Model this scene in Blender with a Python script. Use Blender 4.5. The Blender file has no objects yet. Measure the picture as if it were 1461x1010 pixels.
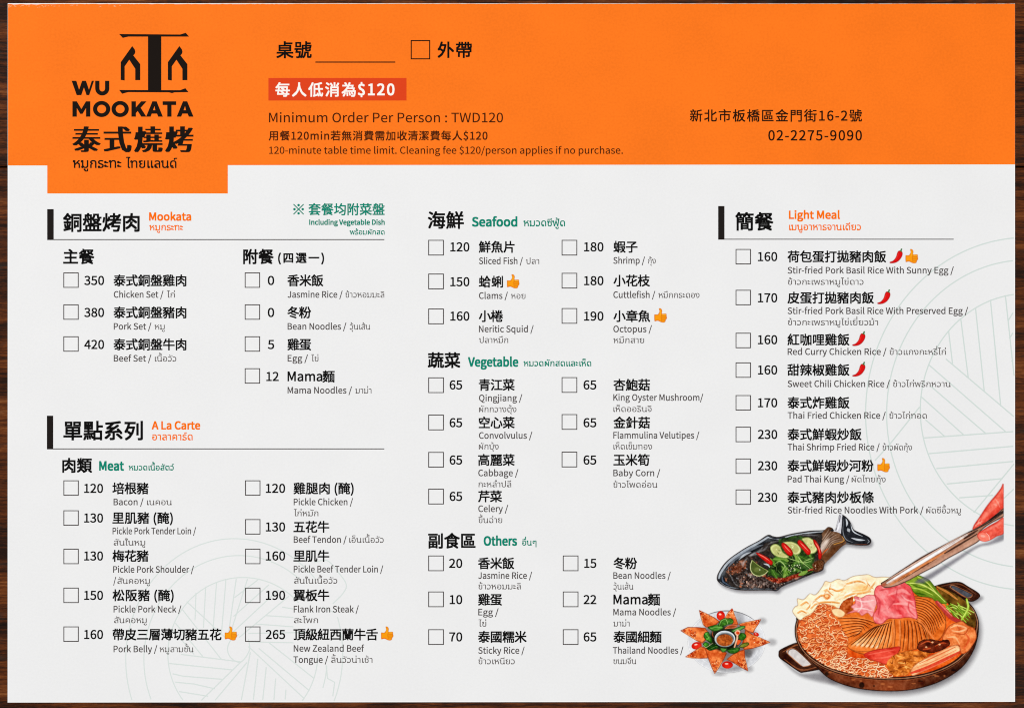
import bpy, math, os, random
import numpy as np
from mathutils import Vector
from mathutils.geometry import delaunay_2d_cdt

sc = bpy.context.scene
COL = sc.collection
S = 0.0002                       # metres per photo pixel: the sheet is about 29 cm wide
PAPER_TOP = 0.0004               # top face of the card above the tabletop
def X(px): return (px - 730.5) * S
def Y(py): return (505.0 - py) * S

# ------------------------------------------------------------------ camera
cam = bpy.data.cameras.new('camera')
cam.lens = 50; cam.sensor_width = 36; cam.clip_start = 0.01; cam.clip_end = 50
cam_o = bpy.data.objects.new('camera', cam); COL.objects.link(cam_o)
cam_o.location = (0, 0, PAPER_TOP + 1461 * S * 50 / 36)
sc.camera = cam_o

# ------------------------------------------------------------------ world and lamps
w = bpy.data.worlds.new('World'); sc.world = w; w.use_nodes = True
bg = w.node_tree.nodes['Background']
bg.inputs[0].default_value = (1.0, 1.0, 1.0, 1); bg.inputs[1].default_value = 0.46
def area(name, loc, target, size, power, col):
    l = bpy.data.lights.new(name, 'AREA'); l.shape = 'RECTANGLE'
    l.size, l.size_y = size; l.energy = power; l.color = col
    o = bpy.data.objects.new(name, l); COL.objects.link(o); o.location = loc
    o.rotation_euler = (Vector(target) - Vector(loc)).to_track_quat('-Z', 'Y').to_euler()
    return o
area('window_softbox', (-0.75, 1.05, 1.35), (0, 0, 0), (1.1, 0.8), 19.3, (1.0, 0.998, 0.99))
area('ceiling_softbox', (0.7, -0.9, 1.5), (0, 0, 0), (1.2, 1.0), 11.6, (1.0, 0.998, 0.99))
sc.view_settings.view_transform = 'Standard'; sc.view_settings.look = 'None'
sc.view_settings.exposure = 0.0; sc.view_settings.gamma = 1.0
sc.view_settings.use_curve_mapping = False
sc.render.film_transparent = False
sc.cycles.transparent_max_bounces = 48
sc.cycles.use_denoising = False
sc.cycles.filter_width = 1.05

# ------------------------------------------------------------------ helpers
def lin(c):
    c = np.asarray(c, float) / 255.0
    return np.where(c <= 0.04045, c / 12.92, ((c + 0.055) / 1.055) ** 2.4)
INK_GAIN = 0.93                   # reflectance of a printed tone under this light
def put(o, parent=None):
    COL.objects.link(o)
    if parent is not None: o.parent = parent
    return o
def empty(name, parent=None, loc=(0, 0, 0)):
    o = bpy.data.objects.new(name, None); o.empty_display_size = 0.01; o.location = loc
    return put(o, parent)
def nodes(m):
    m.use_nodes = True
    nt = m.node_tree; nt.nodes.clear()
    out = nt.nodes.new('ShaderNodeOutputMaterial'); b = nt.nodes.new('ShaderNodeBsdfPrincipled')
    nt.links.new(b.outputs[0], out.inputs[0])
    return nt, b, out
def N(nt, kind, **kw):
    n = nt.nodes.new(kind)
    for k, v in kw.items(): setattr(n, k, v)
    return n
def paper_bump(nt, b, strength=0.10):
    tc = N(nt, 'ShaderNodeTexCoord')
    n1 = N(nt, 'ShaderNodeTexNoise'); n1.inputs['Scale'].default_value = 900; n1.inputs['Detail'].default_value = 3
    n2 = N(nt, 'ShaderNodeTexNoise'); n2.inputs['Scale'].default_value = 60; n2.inputs['Detail'].default_value = 4
    nt.links.new(tc.outputs['Object'], n1.inputs['Vector']); nt.links.new(tc.outputs['Object'], n2.inputs['Vector'])
    ad = N(nt, 'ShaderNodeMath', operation='ADD')
    nt.links.new(n1.outputs[0], ad.inputs[0]); nt.links.new(n2.outputs[0], ad.inputs[1])
    n3 = N(nt, 'ShaderNodeTexNoise'); n3.inputs['Scale'].default_value = 14; n3.inputs['Detail'].default_value = 2     # the sheet is not quite flat
    nt.links.new(tc.outputs['Object'], n3.inputs['Vector'])
    a3 = N(nt, 'ShaderNodeMath', operation='MULTIPLY_ADD'); a3.inputs[1].default_value = 34.0
    nt.links.new(n3.outputs[0], a3.inputs[0]); nt.links.new(ad.outputs[0], a3.inputs[2]); ad = a3
    bp = N(nt, 'ShaderNodeBump'); bp.inputs['Strength'].default_value = strength * 2; bp.inputs['Distance'].default_value = 0.0002
    nt.links.new(ad.outputs[0], bp.inputs['Height']); nt.links.new(bp.outputs[0], b.inputs['Normal'])
    return n1, n2
def coated(name, rgb, mottle=0.03, rough=0.55, scale=1500):
    """A printed flat tone on coated card: slight mottle of the ink film, fine paper bump."""
    m = bpy.data.materials.new(name); nt, b, out = nodes(m)
    n1, n2 = paper_bump(nt, b)
    n1.inputs['Scale'].default_value = scale
    c = lin(rgb) * INK_GAIN
    mix = N(nt, 'ShaderNodeMix', data_type='RGBA')
    ad = N(nt, 'ShaderNodeMath', operation='MULTIPLY_ADD')
    nt.links.new(n2.outputs[0], ad.inputs[0]); ad.inputs[1].default_value = 0.45
    md = N(nt, 'ShaderNodeMath', operation='MULTIPLY'); md.inputs[1].default_value = 0.55
    nt.links.new(n1.outputs[0], md.inputs[0]); nt.links.new(md.outputs[0], ad.inputs[2])
    mr = N(nt, 'ShaderNodeMapRange'); mr.inputs[1].default_value = 0.3; mr.inputs[2].default_value = 0.7
    nt.links.new(ad.outputs[0], mr.inputs[0]); nt.links.new(mr.outputs[0], mix.inputs[0])
    mix.inputs[6].default_value = (*np.clip(c * (1 - mottle), 0, 1), 1)
    mix.inputs[7].default_value = (*np.clip(c * (1 + mottle), 0, 1), 1)
    nt.links.new(mix.outputs[2], b.inputs['Base Color'])
    b.inputs['Roughness'].default_value = rough; b.inputs['Specular IOR Level'].default_value = 0.06
    return m
def ink(name, rgb):
    m = bpy.data.materials.new(name); nt, b, out = nodes(m)
    b.inputs['Base Color'].default_value = (*(lin(rgb) * INK_GAIN), 1)
    b.inputs['Roughness'].default_value = 0.6; b.inputs['Specular IOR Level'].default_value = 0.03
    return m
def picture_ink():
    m = bpy.data.materials.new('picture_print'); nt, b, out = nodes(m)
    a = N(nt, 'ShaderNodeVertexColor', layer_name='ink')
    tr = N(nt, 'ShaderNodeBsdfTransparent'); mx = N(nt, 'ShaderNodeMixShader')
    nt.links.new(a.outputs['Color'], b.inputs['Base Color'])
    nt.links.new(a.outputs['Alpha'], mx.inputs[0]); nt.links.new(tr.outputs[0], mx.inputs[1])
    nt.links.new(b.outputs[0], mx.inputs[2]); nt.links.new(mx.outputs[0], out.inputs[0])
    b.inputs['Roughness'].default_value = 0.55; b.inputs['Specular IOR Level'].default_value = 0.03
    return m
M = dict(
    black=ink('black_ink', (14, 13, 13)), logo=ink('logo_black_ink', (27, 20, 16)), grey=ink('grey_ink', (84, 78, 77)), thai_grey=ink('lighter_grey_ink', (98, 92, 90)), box=ink('box_outline_ink', (72, 66, 65)),
    brown=ink('dark_brown_ink', (74, 30, 8)), darkbrown=ink('address_ink', (40, 18, 8)), white=ink('white_ink', (252, 246, 240)),
    green=ink('green_ink', (12, 134, 110)), orange_ink=ink('orange_ink', (252, 112, 8)), bar=ink('bar_ink', (33, 28, 26)),
    sage=ink('pale_sage_ink', (210, 222, 217)), sage2=ink('fainter_sage_ink', (218, 227, 223)), red=coated('red_banner_ink', (223, 66, 24), 0.03),
    orange=coated('orange_print', (254, 121, 27), 0.085), paper=coated('coated_white_paper', (239, 239, 239), 0.022), edge=ink('paper_edge_with_halo', (255, 255, 254)),  # edge white: cut paper plus a bright rim halo painted into the colour
    picture=picture_ink())

def mesh_obj(name, verts, faces, mat, parent=None, loc=(0, 0, 0)):
    me = bpy.data.meshes.new(name); me.from_pydata(verts, [], faces); me.update()
    if mat is not None: me.materials.append(mat)
    o = bpy.data.objects.new(name, me); o.location = loc
    return put(o, parent)
# heights over the paper of what is printed on it (the ink films lie a few microns apart)
Z_LINE, Z_BAND, Z_BANNER, Z_TEXT, Z_PIC = 0.000004, 0.000008, 0.000014, 0.000022, 0.00003
def flat(name, polys, mat, parent, z=Z_TEXT):
    """flat print from a list of simple polygons given in photo pixels"""
    v, f = [], []
    for k, p in enumerate(polys):
        b = len(v); v += [(X(x), Y(y), z + k * 1e-6) for x, y in p]; ids = list(range(b, len(v)))
        ar = sum(p[i - 1][0] * p[i][1] - p[i][0] * p[i - 1][1] for i in range(len(p)))
        f.append(ids if ar < 0 else ids[::-1])
    return mesh_obj(name, v, f, mat, parent)
def rect(x0, y0, x1, y1): return [(x0, y0), (x1, y0), (x1, y1), (x0, y1)]
def frame_polys(x0, y0, x1, y1, t):
    return [rect(x0, y0, x1, y0 + t), rect(x0, y1 - t, x1, y1), rect(x0, y0 + t, x0 + t, y1 - t), rect(x1 - t, y0 + t, x1, y1 - t)]

# ------------------------------------------------------------------ lettering: outlines of Blender's bundled fonts, filled by winding number
def load_font(fn):
    try: return bpy.data.fonts.load(os.path.join(bpy.utils.system_resource('DATAFILES', path='fonts'), fn))
    except Exception: return None
FONTS = {'han': load_font('Noto Sans CJK Regular.woff2'), 'thai': load_font('NotoSansThai-VariableFont_wdth,wght.woff2')}
ABOVE = set('\u0e31\u0e34\u0e35\u0e36\u0e37\u0e47\u0e4d'); TONE = set('\u0e48\u0e49\u0e4a\u0e4b\u0e4c'); BELOW = set('\u0e38\u0e39')
GLYPH = {}
def prepare(chars, font):
    """outline polygons and advance of every character wanted, read from one text object"""
    chars = sorted(set(c for c in chars if c != ' '))
    REF = 'H' if font == 'han' else '\u0e01'
    cu = bpy.data.curves.new('glyphs', 'FONT'); cu.fill_mode = 'NONE'; cu.resolution_u = 3
    if FONTS[font]: cu.font = FONTS[font]
    cu.space_line = 8.0
    cu.body = '\n'.join([REF, REF + REF, REF + ' ' + REF] + [REF + c + REF for c in chars])
    ob = bpy.data.objects.new('glyphs', cu); COL.objects.link(ob)
    dg = bpy.context.evaluated_depsgraph_get()
    me = bpy.data.meshes.new_from_object(ob.evaluated_get(dg))
    co = [v.co.copy() for v in me.vertices]
    nb = {}
    for e in me.edges:
        a, b = e.vertices; nb.setdefault(a, []).append(b); nb.setdefault(b, []).append(a)
    loops, seen = [], set()
    for s in range(len(co)):
        if s in seen or s not in nb: continue
        lp = [s]; seen.add(s); cur = s
        while True:
            nx = [t for t in nb[cur] if t not in seen]
            if not nx: break
            # keep the curve's own direction: the next vertex index first
            cur = (cur + 1) if (len(lp) == 1 and cur + 1 in nx) else nx[0]
            lp.append(cur); seen.add(cur)
        if len(lp) > 2: loops.append(np.array([(co[i].x, co[i].y) for i in lp]))
    bpy.data.objects.remove(ob); bpy.data.curves.remove(cu); bpy.data.meshes.remove(me)
    pitch = 8.0
    ys = np.array([l[:, 1].mean() for l in loops])
    base = ys[0] if len(ys) else 0
    lines = {}
    for l in loops:
        k = int(round((loops[0][:, 1].mean() - l[:, 1].mean()) / pitch)); lines.setdefault(k, []).append(l - np.array([0, -k * pitch]))
    def nref(l): return min(p[:, 0].min() for p in l), max(p[:, 0].max() for p in l)
    r0 = lines[0]; rx0, rx1 = nref(r0); nr = len(r0)
    adv_ref = nref(lines[1])[1] - rx1
    GLYPH[(font, ' ')] = ([], nref(lines[2])[1] - rx1 - adv_ref)
    for i, c in enumerate(chars):
        l = sorted(lines[3 + i], key=lambda p: p[:, 0].max())
        xr = max(p[:, 0].max() for p in l)
        total = xr - rx1                      # advance of REF + c
        adv = total - adv_ref
        ref_sets = []
        for p in l:                            # drop the two reference letters' own contours
            d0 = any(len(p) == len(q) and np.abs(p - q).max() < 1e-3 for q in r0)
            d1 = any(len(p) == len(q) and np.abs(p - np.array([total, 0]) - q).max() < 1e-3 for q in r0)
            if not (d0 or d1): ref_sets.append(p - np.array([adv_ref, 0]))
        if c == REF: ref_sets = [q.copy() for q in r0]
        GLYPH[(font, c)] = (ref_sets, adv)
    k = 1.0 / GLYPH[(font, '\u6cf0')][1] if font == 'han' else 0.62 / GLYPH[(font, '\u0e01')][1]      # to units of one em
    for c in chars + [' ']: GLYPH[(font, c)] = ([l * k for l in GLYPH[(font, c)][0]], GLYPH[(font, c)][1] * k)
LOOPS = {'ข': [(.09, .45)], 'ค': [(.21, .25)], 'ง': [(.07, .47)], 'จ': [(.09, .25)], 'ฉ': [(.09, .10)], 'ช': [(.08, .45)], 'ซ': [(.08, .45)], 'ด': [(.16, .12)], 'ต': [(.16, .12)], 'ท': [(.0, .49)],
         'น': [(.0, .49), (.42, .07)], 'บ': [(.0, .49)], 'ป': [(.0, .49)], 'ผ': [(.14, .41)], 'พ': [(.01, .49)], 'ฟ': [(.01, .49)], 'ม': [(.0, .49), (.03, .07)], 'ย': [(.05, .48)], 'ร': [(.07, .07)],
         'ล': [(.11, .10)], 'ว': [(.07, .07)], 'ส': [(.11, .10)], 'ห': [(.0, .49)], 'อ': [(.08, .30)], 'ะ': [(.05, .43), (.05, .15)], 'เ': [(.10, .07)], 'แ': [(.09, .07), (.38, .07)], 'ใ': [(.06, .70)], 'ุ': [(.04, -.12)], 'ู': [(.04, -.12)]}
def add_loops():
    """the printed Thai has round looped heads; add them to the plain letters"""
    for c, spots in LOOPS.items():
        if ('thai', c) not in GLYPH: continue
        L, adv = GLYPH[('thai', c)]
        sg = 1 if area2(max(L, key=lambda l: abs(area2(l)))) > 0 else -1; x0 = min(l[:, 0].min() for l in L)
        for dx, dy in spots:
            R = 0.088 if dy > -0.05 else 0.06
            a = np.linspace(0, 2 * math.pi, 13)[:-1]
            for r, d in ((R, sg), (R * 0.42, -sg)): L.append(np.column_stack([x0 + dx + r * np.cos(a * d), dy + r * np.sin(a * d)]))
TRI = {}
def area2(p): return float(np.sum(p[:, 0] * np.roll(p[:, 1], -1) - np.roll(p[:, 0], -1) * p[:, 1]))
def glyph_tris(font, c):
    if (font, c) in TRI: return TRI[(font, c)]
    loops, adv = GLYPH[(font, c)]
    if not loops:
        TRI[(font, c)] = (np.zeros((0, 2)), np.zeros((0, 3), int)); return TRI[(font, c)]
    pts, edges = [], []
    for l in loops:
        b = len(pts); pts += [Vector((float(x), float(y))) for x, y in l]
        edges += [(b + i, b + (i + 1) % len(l)) for i in range(len(l))]
    v, e, f, _, _, _ = delaunay_2d_cdt(pts, edges, [], 0, 1e-5)
    v = np.array([(p.x, p.y) for p in v]); f = np.array([t for t in f if len(t) == 3])
    ce = v[f].mean(1); wn = np.zeros(len(f))
    for l in loops:
        a, b = l, np.roll(l, -1, 0)
        up = (a[None, :, 1] <= ce[:, None, 1]) & (b[None, :, 1] > ce[:, None, 1])
        dn = (a[None, :, 1] > ce[:, None, 1]) & (b[None, :, 1] <= ce[:, None, 1])
        il = (b[None, :, 0] - a[None, :, 0]) * (ce[:, None, 1] - a[None, :, 1]) - (ce[:, None, 0] - a[None, :, 0]) * (b[None, :, 1] - a[None, :, 1])
        wn += (up & (il > 0)).sum(1) - (dn & (il < 0)).sum(1)
    f = f[np.abs(wn) > 0.5]
    p, q, r = v[f[:, 0]], v[f[:, 1]], v[f[:, 2]]
    cr = (q[:, 0] - p[:, 0]) * (r[:, 1] - p[:, 1]) - (q[:, 1] - p[:, 1]) * (r[:, 0] - p[:, 0])
    f[cr < 0] = f[cr < 0][:, ::-1]
    TRI[(font, c)] = (v, f); return TRI[(font, c)]
def is_thai(s): return any('\u0e00' <= c <= '\u0e7f' for c in s)
def letter(name, s, x0, x1, mat, parent, base=None, cy=None, size=None, bold=0.0, z=Z_TEXT, boldx=None, track=None):
    """print a line of text between x0 and x1 (photo pixels) on a baseline, or centred on cy for Chinese"""
    font = 'thai' if is_thai(s) else 'han'
    V, F, pen, prev, nv = [], [], 0.0, '', 0
    if track is None: track = any(ord(c) > 0x2e00 for c in s)
    gap = 0.0
    if track and size is not None and len(s) > 1:      # spread the letters instead of stretching them
        nat = sum(GLYPH[(font, c)][1] for c in s[:-1]) + max([l[:, 0].max() for l in GLYPH[(font, s[-1])][0]]) - min(l[:, 0].min() for l in GLYPH[(font, s[0])][0])
        gap = ((x1 - x0) / size - nat) / (len(s) - 1)
    for c in s:
        loops, adv = GLYPH[(font, c)]
        v, f = glyph_tris(font, c) if c != ' ' else (np.zeros((0, 2)), np.zeros((0, 3), int))
        dy = 0.0
        if font == 'thai' and c in TONE and prev in ABOVE: dy = 0.17
        V.append(v + np.array([pen, dy])); F.append(f + nv); nv += len(v)
        pen += adv + gap; prev = c
    V = np.vstack(V); F = np.vstack(F)
    gx0, gx1 = V[:, 0].min(), V[:, 0].max()
    sx = (x1 - x0) / (gx1 - gx0)
    if size is None: size = sx
    if base is None: base = cy + 0.378 * size if font == 'han' else cy + 0.3 * size
    P = np.column_stack([x0 + (V[:, 0] - gx0) * sx, base - V[:, 1] * size])
    if boldx is not None: shifts = [(d, 0) for d in boldx]
    elif bold > 0: shifts = [(-bold, -bold), (bold, -bold), (-bold, bold), (bold, bold)]
    else: shifts = [(0, 0)]
    ve, fa = [], []
    for k, (dx, dy) in enumerate(shifts):
        b = k * len(P)
        ve.append(np.column_stack([(P[:, 0] + dx - 730.5) * S, (505.0 - P[:, 1] - dy) * S, np.full(len(P), z + k * 1.2e-6)]))
        fa.append(F + b)
    ve = np.vstack(ve); fa = np.vstack(fa)
    me = bpy.data.meshes.new(name); me.from_pydata(ve.tolist(), [], fa.tolist()); me.update(); me.materials.append(mat)
    return put(bpy.data.objects.new(name, me), parent)

# ------------------------------------------------------------------ printed pictures: ink tones laid on a fine lattice of vertices
def smooth_pts(p, closed=True, n=6):
    p = np.asarray(p, float)
    if len(p) < 3: return p
    if closed: q = np.vstack([p[-1], p, p[0], p[1]])
    else: q = np.vstack([2 * p[0] - p[1], p, 2 * p[-1] - p[-2]])
    out = []
    for i in range(1, len(q) - 2):
        for t in np.linspace(0, 1, n, endpoint=False):
            a, b, c, d = q[i - 1], q[i], q[i + 1], q[i + 2]
            out.append(0.5 * (2 * b + (c - a) * t + (2 * a - 5 * b + 4 * c - d) * t * t + (3 * b - a - 3 * c + d) * t ** 3))
    if not closed: out.append(p[-1])
    return np.array(out)
def sstep(a, b, x): t = np.clip((x - a) / (b - a), 0, 1); return t * t * (3 - 2 * t)
def vnoise(x, y, seed):
    xi, yi = np.floor(x).astype(np.int64), np.floor(y).astype(np.int64); fx, fy = x - xi, y - yi
    def h(a, b):
        n = (a * 374761393 + b * 668265263 + seed * 982451653) & 0xffffffff
        n = ((n ^ (n >> 13)) * 1274126177) & 0xffffffff
        return ((n ^ (n >> 16)) & 0xffff) / 65535.0
    ux, uy = fx * fx * (3 - 2 * fx), fy * fy * (3 - 2 * fy)
    return (h(xi, yi) * (1 - ux) + h(xi + 1, yi) * ux) * (1 - uy) + (h(xi, yi + 1) * (1 - ux) + h(xi + 1, yi + 1) * ux) * uy
class Print:
    layer = 0; grade = (1.0, 1.0)
    def __init__(s, bbox, zoom=None, res=0.6):
        s.zoom = zoom                      # (scale, offset x, offset y): pictures are drawn in the units of an enlarged view
        (x0, y0), (x1, y1) = s.c([bbox[:2], bbox[2:]])
        s.x = np.arange(x0, x1 + res, res); s.y = np.arange(y0, y1 + res, res)
        s.PX, s.PY = np.meshgrid(s.x, s.y)
        s.rgb = np.zeros(s.PX.shape + (3,)); s.a = np.zeros(s.PX.shape); s.res = res
        k = zoom[0] if zoom else 1.0
        s.ZX, s.ZY = ((s.PX - (zoom[1] if zoom else 0)) * k, (s.PY - (zoom[2] if zoom else 0)) * k)
        s.k = k
    def c(s, pts):
        pts = np.asarray(pts, float)
        return pts / s.zoom[0] + np.array(s.zoom[1:]) if s.zoom else pts
    def noise(s, size, seed, oct=3, ang=0.0, stretch=1.0):
        ca, sa = math.cos(ang), math.sin(ang)
        u = (s.ZX * ca + s.ZY * sa) / (size * stretch); v = (-s.ZX * sa + s.ZY * ca) / size
        r, amp, tot = 0, 1.0, 0
        for o in range(oct): r = r + amp * vnoise(u * 2 ** o + 100, v * 2 ** o + 100, seed + o * 17); tot += amp; amp *= 0.55
        return r / tot
    def sd(s, pts):
        """signed distance in photo pixels to a closed polygon (negative inside)"""
        x, y = s.PX, s.PY; d = np.full(x.shape, 1e9); ins = np.zeros(x.shape, bool)
        for (ax, ay), (bx, by) in zip(pts, np.roll(pts, -1, 0)):
            ex, ey = bx - ax, by - ay; L = ex * ex + ey * ey + 1e-12
            t = np.clip(((x - ax) * ex + (y - ay) * ey) / L, 0, 1)
            d = np.minimum(d, (x - ax - t * ex) ** 2 + (y - ay - t * ey) ** 2)
            cr = ((ay > y) != (by > y)) & (x < ex * (y - ay) / (by - ay + 1e-12) + ax)
            ins ^= cr
        d = np.sqrt(d); return np.where(ins, -d, d)
    def over(s, col, al):
        col = np.asarray(col, float)
        if col.ndim == 1: col = col[None, None, :]
        al = np.clip(al, 0, 1); na = al + s.a * (1 - al)
        k = np.where(na > 1e-6, al / np.maximum(na, 1e-6), 0)[..., None]
        s.rgb = s.rgb * (1 - k) + col * k; s.a = na
    def poly(s, pts, col, soft=0.8, alpha=1.0, smooth=True, edge=None, wob=0.0, seed=1, n=5):
        p = s.c(pts); p = smooth_pts(p, True, n) if smooth else p
        d = s.sd(p)
        if wob: d = d + (s.noise(9 * s.k / 3.0, seed, 2) - 0.5) * 2 * wob
        al = sstep(soft / 2, -soft / 2, d) * alpha
        s.over(col, al)
        if edge:
            ecol, ew, ea = edge; s.over(ecol, al * sstep(-ew, -ew * 0.15, d) * ea)
        return d
    def clip(s, pts, smooth=True, soft=0.8):
        p = s.c(pts); p = smooth_pts(p) if smooth else p
        s.a = s.a * sstep(soft / 2, -soft / 2, s.sd(p))
    def stroke(s, pts, wd, col, alpha=1.0, taper=0.0, smooth=True, soft=0.7, lock=False):
        """a line of width wd (in the zoomed units); lock keeps it inside what is already printed"""
        p = s.c(pts); p = smooth_pts(p, False, 5) if smooth and len(p) > 2 else np.asarray(p)
        wd = wd / s.k; m = wd + 1.5
        i0, i1 = np.searchsorted(s.x, [p[:, 0].min() - m, p[:, 0].max() + m]); j0, j1 = np.searchsorted(s.y, [p[:, 1].min() - m, p[:, 1].max() + m])
        if i1 <= i0 or j1 <= j0: return
        x, y = s.PX[j0:j1, i0:i1], s.PY[j0:j1, i0:i1]; best = np.full(x.shape, 1e9); nseg = len(p) - 1
        for i in range(nseg):
            (ax, ay), (bx, by) = p[i], p[i + 1]; ex, ey = bx - ax, by - ay; L = ex * ex + ey * ey + 1e-12
            t = np.clip(((x - ax) * ex + (y - ay) * ey) / L, 0, 1)
            u = (i + t) / nseg; hw = wd / 2 * (1 - taper * np.abs(2 * u - 1) ** 2)
            best = np.minimum(best, np.sqrt((x - ax - t * ex) ** 2 + (y - ay - t * ey) ** 2) - hw)
        al = sstep(soft / 2, -soft / 2, best) * alpha
        if lock: al = al * s.a[j0:j1, i0:i1]
        full = np.zeros(s.a.shape); full[j0:j1, i0:i1] = al; s.over(col, full)
    def dab(s, cx, cy, rx, ry, col, alpha=1.0, ang=0.0, soft=0.5, lock=True):
        (px, py), = s.c([(cx, cy)]); rx, ry = rx / s.k, ry / s.k; ca, sa = math.cos(ang), math.sin(ang)
        dx, dy = s.PX - px, s.PY - py
        r = np.sqrt(((dx * ca + dy * sa) / rx) ** 2 + ((-dx * sa + dy * ca) / ry) ** 2)
        al = sstep(1 + soft / 2, 1 - soft / 2, r) * alpha
        s.over(col, al * s.a if lock else al)
    def tone(s, col, mask): s.over(col, np.clip(mask, 0, 1) * s.a)
    def emit(s, name, parent, contrast=None, sat=None):
        ct, sa_ = s.grade if contrast is None else (contrast, sat)
        g = 118 + (s.rgb - 118) * ct
        if ct != 1.0:                              # the tooth of the printed photograph: fine and middling variation
            sz = s.k; g = g + ((s.noise(2.2 * sz, 301, 2) - 0.5) * 26 + (s.noise(6.0 * sz, 302, 2) - 0.5) * 30)[..., None] * np.array([1.0, 1.0, 0.92])
        m = g.mean(-1, keepdims=True); s.rgb = np.clip(m + (g - m) * sa_, 0, 255)
        Print.layer += 1; z = Z_PIC + Print.layer * 2.0e-6
        h, wd = s.a.shape; idx = np.arange(h * wd).reshape(h, wd)
        q = np.stack([idx[:-1, :-1], idx[1:, :-1], idx[1:, 1:], idx[:-1, 1:]], -1)
        am = np.maximum.reduce([s.a[:-1, :-1], s.a[1:, :-1], s.a[1:, 1:], s.a[:-1, 1:]])
        f = q[am > 0.02].reshape(-1, 4)
        used, inv = np.unique(f, return_inverse=True); f = inv.reshape(-1, 4)
        px, py = s.PX.ravel()[used], s.PY.ravel()[used]
        v = np.column_stack([(px - 730.5) * S, (505 - py) * S, np.full(len(px), z)])
        me = bpy.data.meshes.new(name); me.from_pydata(v.tolist(), [], f.tolist()); me.update()
        ca = me.color_attributes.new('ink', 'FLOAT_COLOR', 'POINT')
        rgba = np.column_stack([lin(np.clip(s.rgb.reshape(-1, 3)[used], 0, 255)) * INK_GAIN, s.a.ravel()[used]])
        ca.data.foreach_set('color', rgba.astype(np.float32).ravel()); me.materials.append(M['picture'])
        return put(bpy.data.objects.new(name, me), parent)

# ------------------------------------------------------------------ the tabletop
def wood():
    m = bpy.data.materials.new('dark_stained_wood'); nt, b, out = nodes(m)
    tc = N(nt, 'ShaderNodeTexCoord')
    def noise(sx, sy, detail, rough=0.6, dist=0.0):
        mp = N(nt, 'ShaderNodeMapping'); mp.inputs['Scale'].default_value = (sx, sy, 60)
        n = N(nt, 'ShaderNodeTexNoise'); n.inputs['Scale'].default_value = 1.0; n.inputs['Detail'].default_value = detail
        n.inputs['Roughness'].default_value = rough; n.inputs['Distortion'].default_value = dist
        nt.links.new(tc.outputs['Object'], mp.inputs[0]); nt.links.new(mp.outputs[0], n.inputs['Vector']); return n
    grain = noise(80, 1300, 5, 0.68, 0.8); band = noise(18, 150, 4, 0.6, 0.6); fibre = noise(700, 4200, 3, 0.75); worn = noise(90, 260, 4, 0.7)
    a = N(nt, 'ShaderNodeMath', operation='MULTIPLY_ADD'); nt.links.new(band.outputs[0], a.inputs[0]); a.inputs[1].default_value = 0.62
    g = N(nt, 'ShaderNodeMath', operation='MULTIPLY'); nt.links.new(grain.outputs[0], g.inputs[0]); g.inputs[1].default_value = 0.55
    nt.links.new(g.outputs[0], a.inputs[2])
    a2 = N(nt, 'ShaderNodeMath', operation='MULTIPLY_ADD'); nt.links.new(fibre.outputs[0], a2.inputs[0]); a2.inputs[1].default_value = 0.26
    nt.links.new(a.outputs[0], a2.inputs[2])
    cr = N(nt, 'ShaderNodeValToRGB'); cr.color_ramp.interpolation = 'LINEAR'
    stops = [(0.54, (20, 11, 7)), (0.65, (40, 19, 8)), (0.73, (74, 35, 12)), (0.81, (102, 52, 19)), (0.95, (140, 88, 48))]
    el = cr.color_ramp.elements
    el[0].position = stops[0][0]; el[0].color = (*lin(stops[0][1]), 1); el[1].position = stops[1][0]; el[1].color = (*lin(stops[1][1]), 1)
    for p, c in stops[2:]:
        e = el.new(p); e.color = (*lin(c), 1)
    nt.links.new(a2.outputs[0], cr.inputs[0])
    mr = N(nt, 'ShaderNodeMapRange'); mr.inputs[1].default_value = 0.56; mr.inputs[2].default_value = 0.72; mr.inputs[4].default_value = 0.7
    nt.links.new(worn.outputs[0], mr.inputs[0])
    mx = N(nt, 'ShaderNodeMix', data_type='RGBA'); mx.inputs[7].default_value = (*lin((50, 42, 36)), 1)
    nt.links.new(mr.outputs[0], mx.inputs[0]); nt.links.new(cr.outputs[0], mx.inputs[6]); nt.links.new(mx.outputs[2], b.inputs['Base Color'])
    bp = N(nt, 'ShaderNodeBump'); bp.inputs['Strength'].default_value = 0.35; bp.inputs['Distance'].default_value = 0.0006
    nt.links.new(a2.outputs[0], bp.inputs['Height']); nt.links.new(bp.outputs[0], b.inputs['Normal'])
    b.inputs['Roughness'].default_value = 0.5; b.inputs['Specular IOR Level'].default_value = 0.08
    return m
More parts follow.
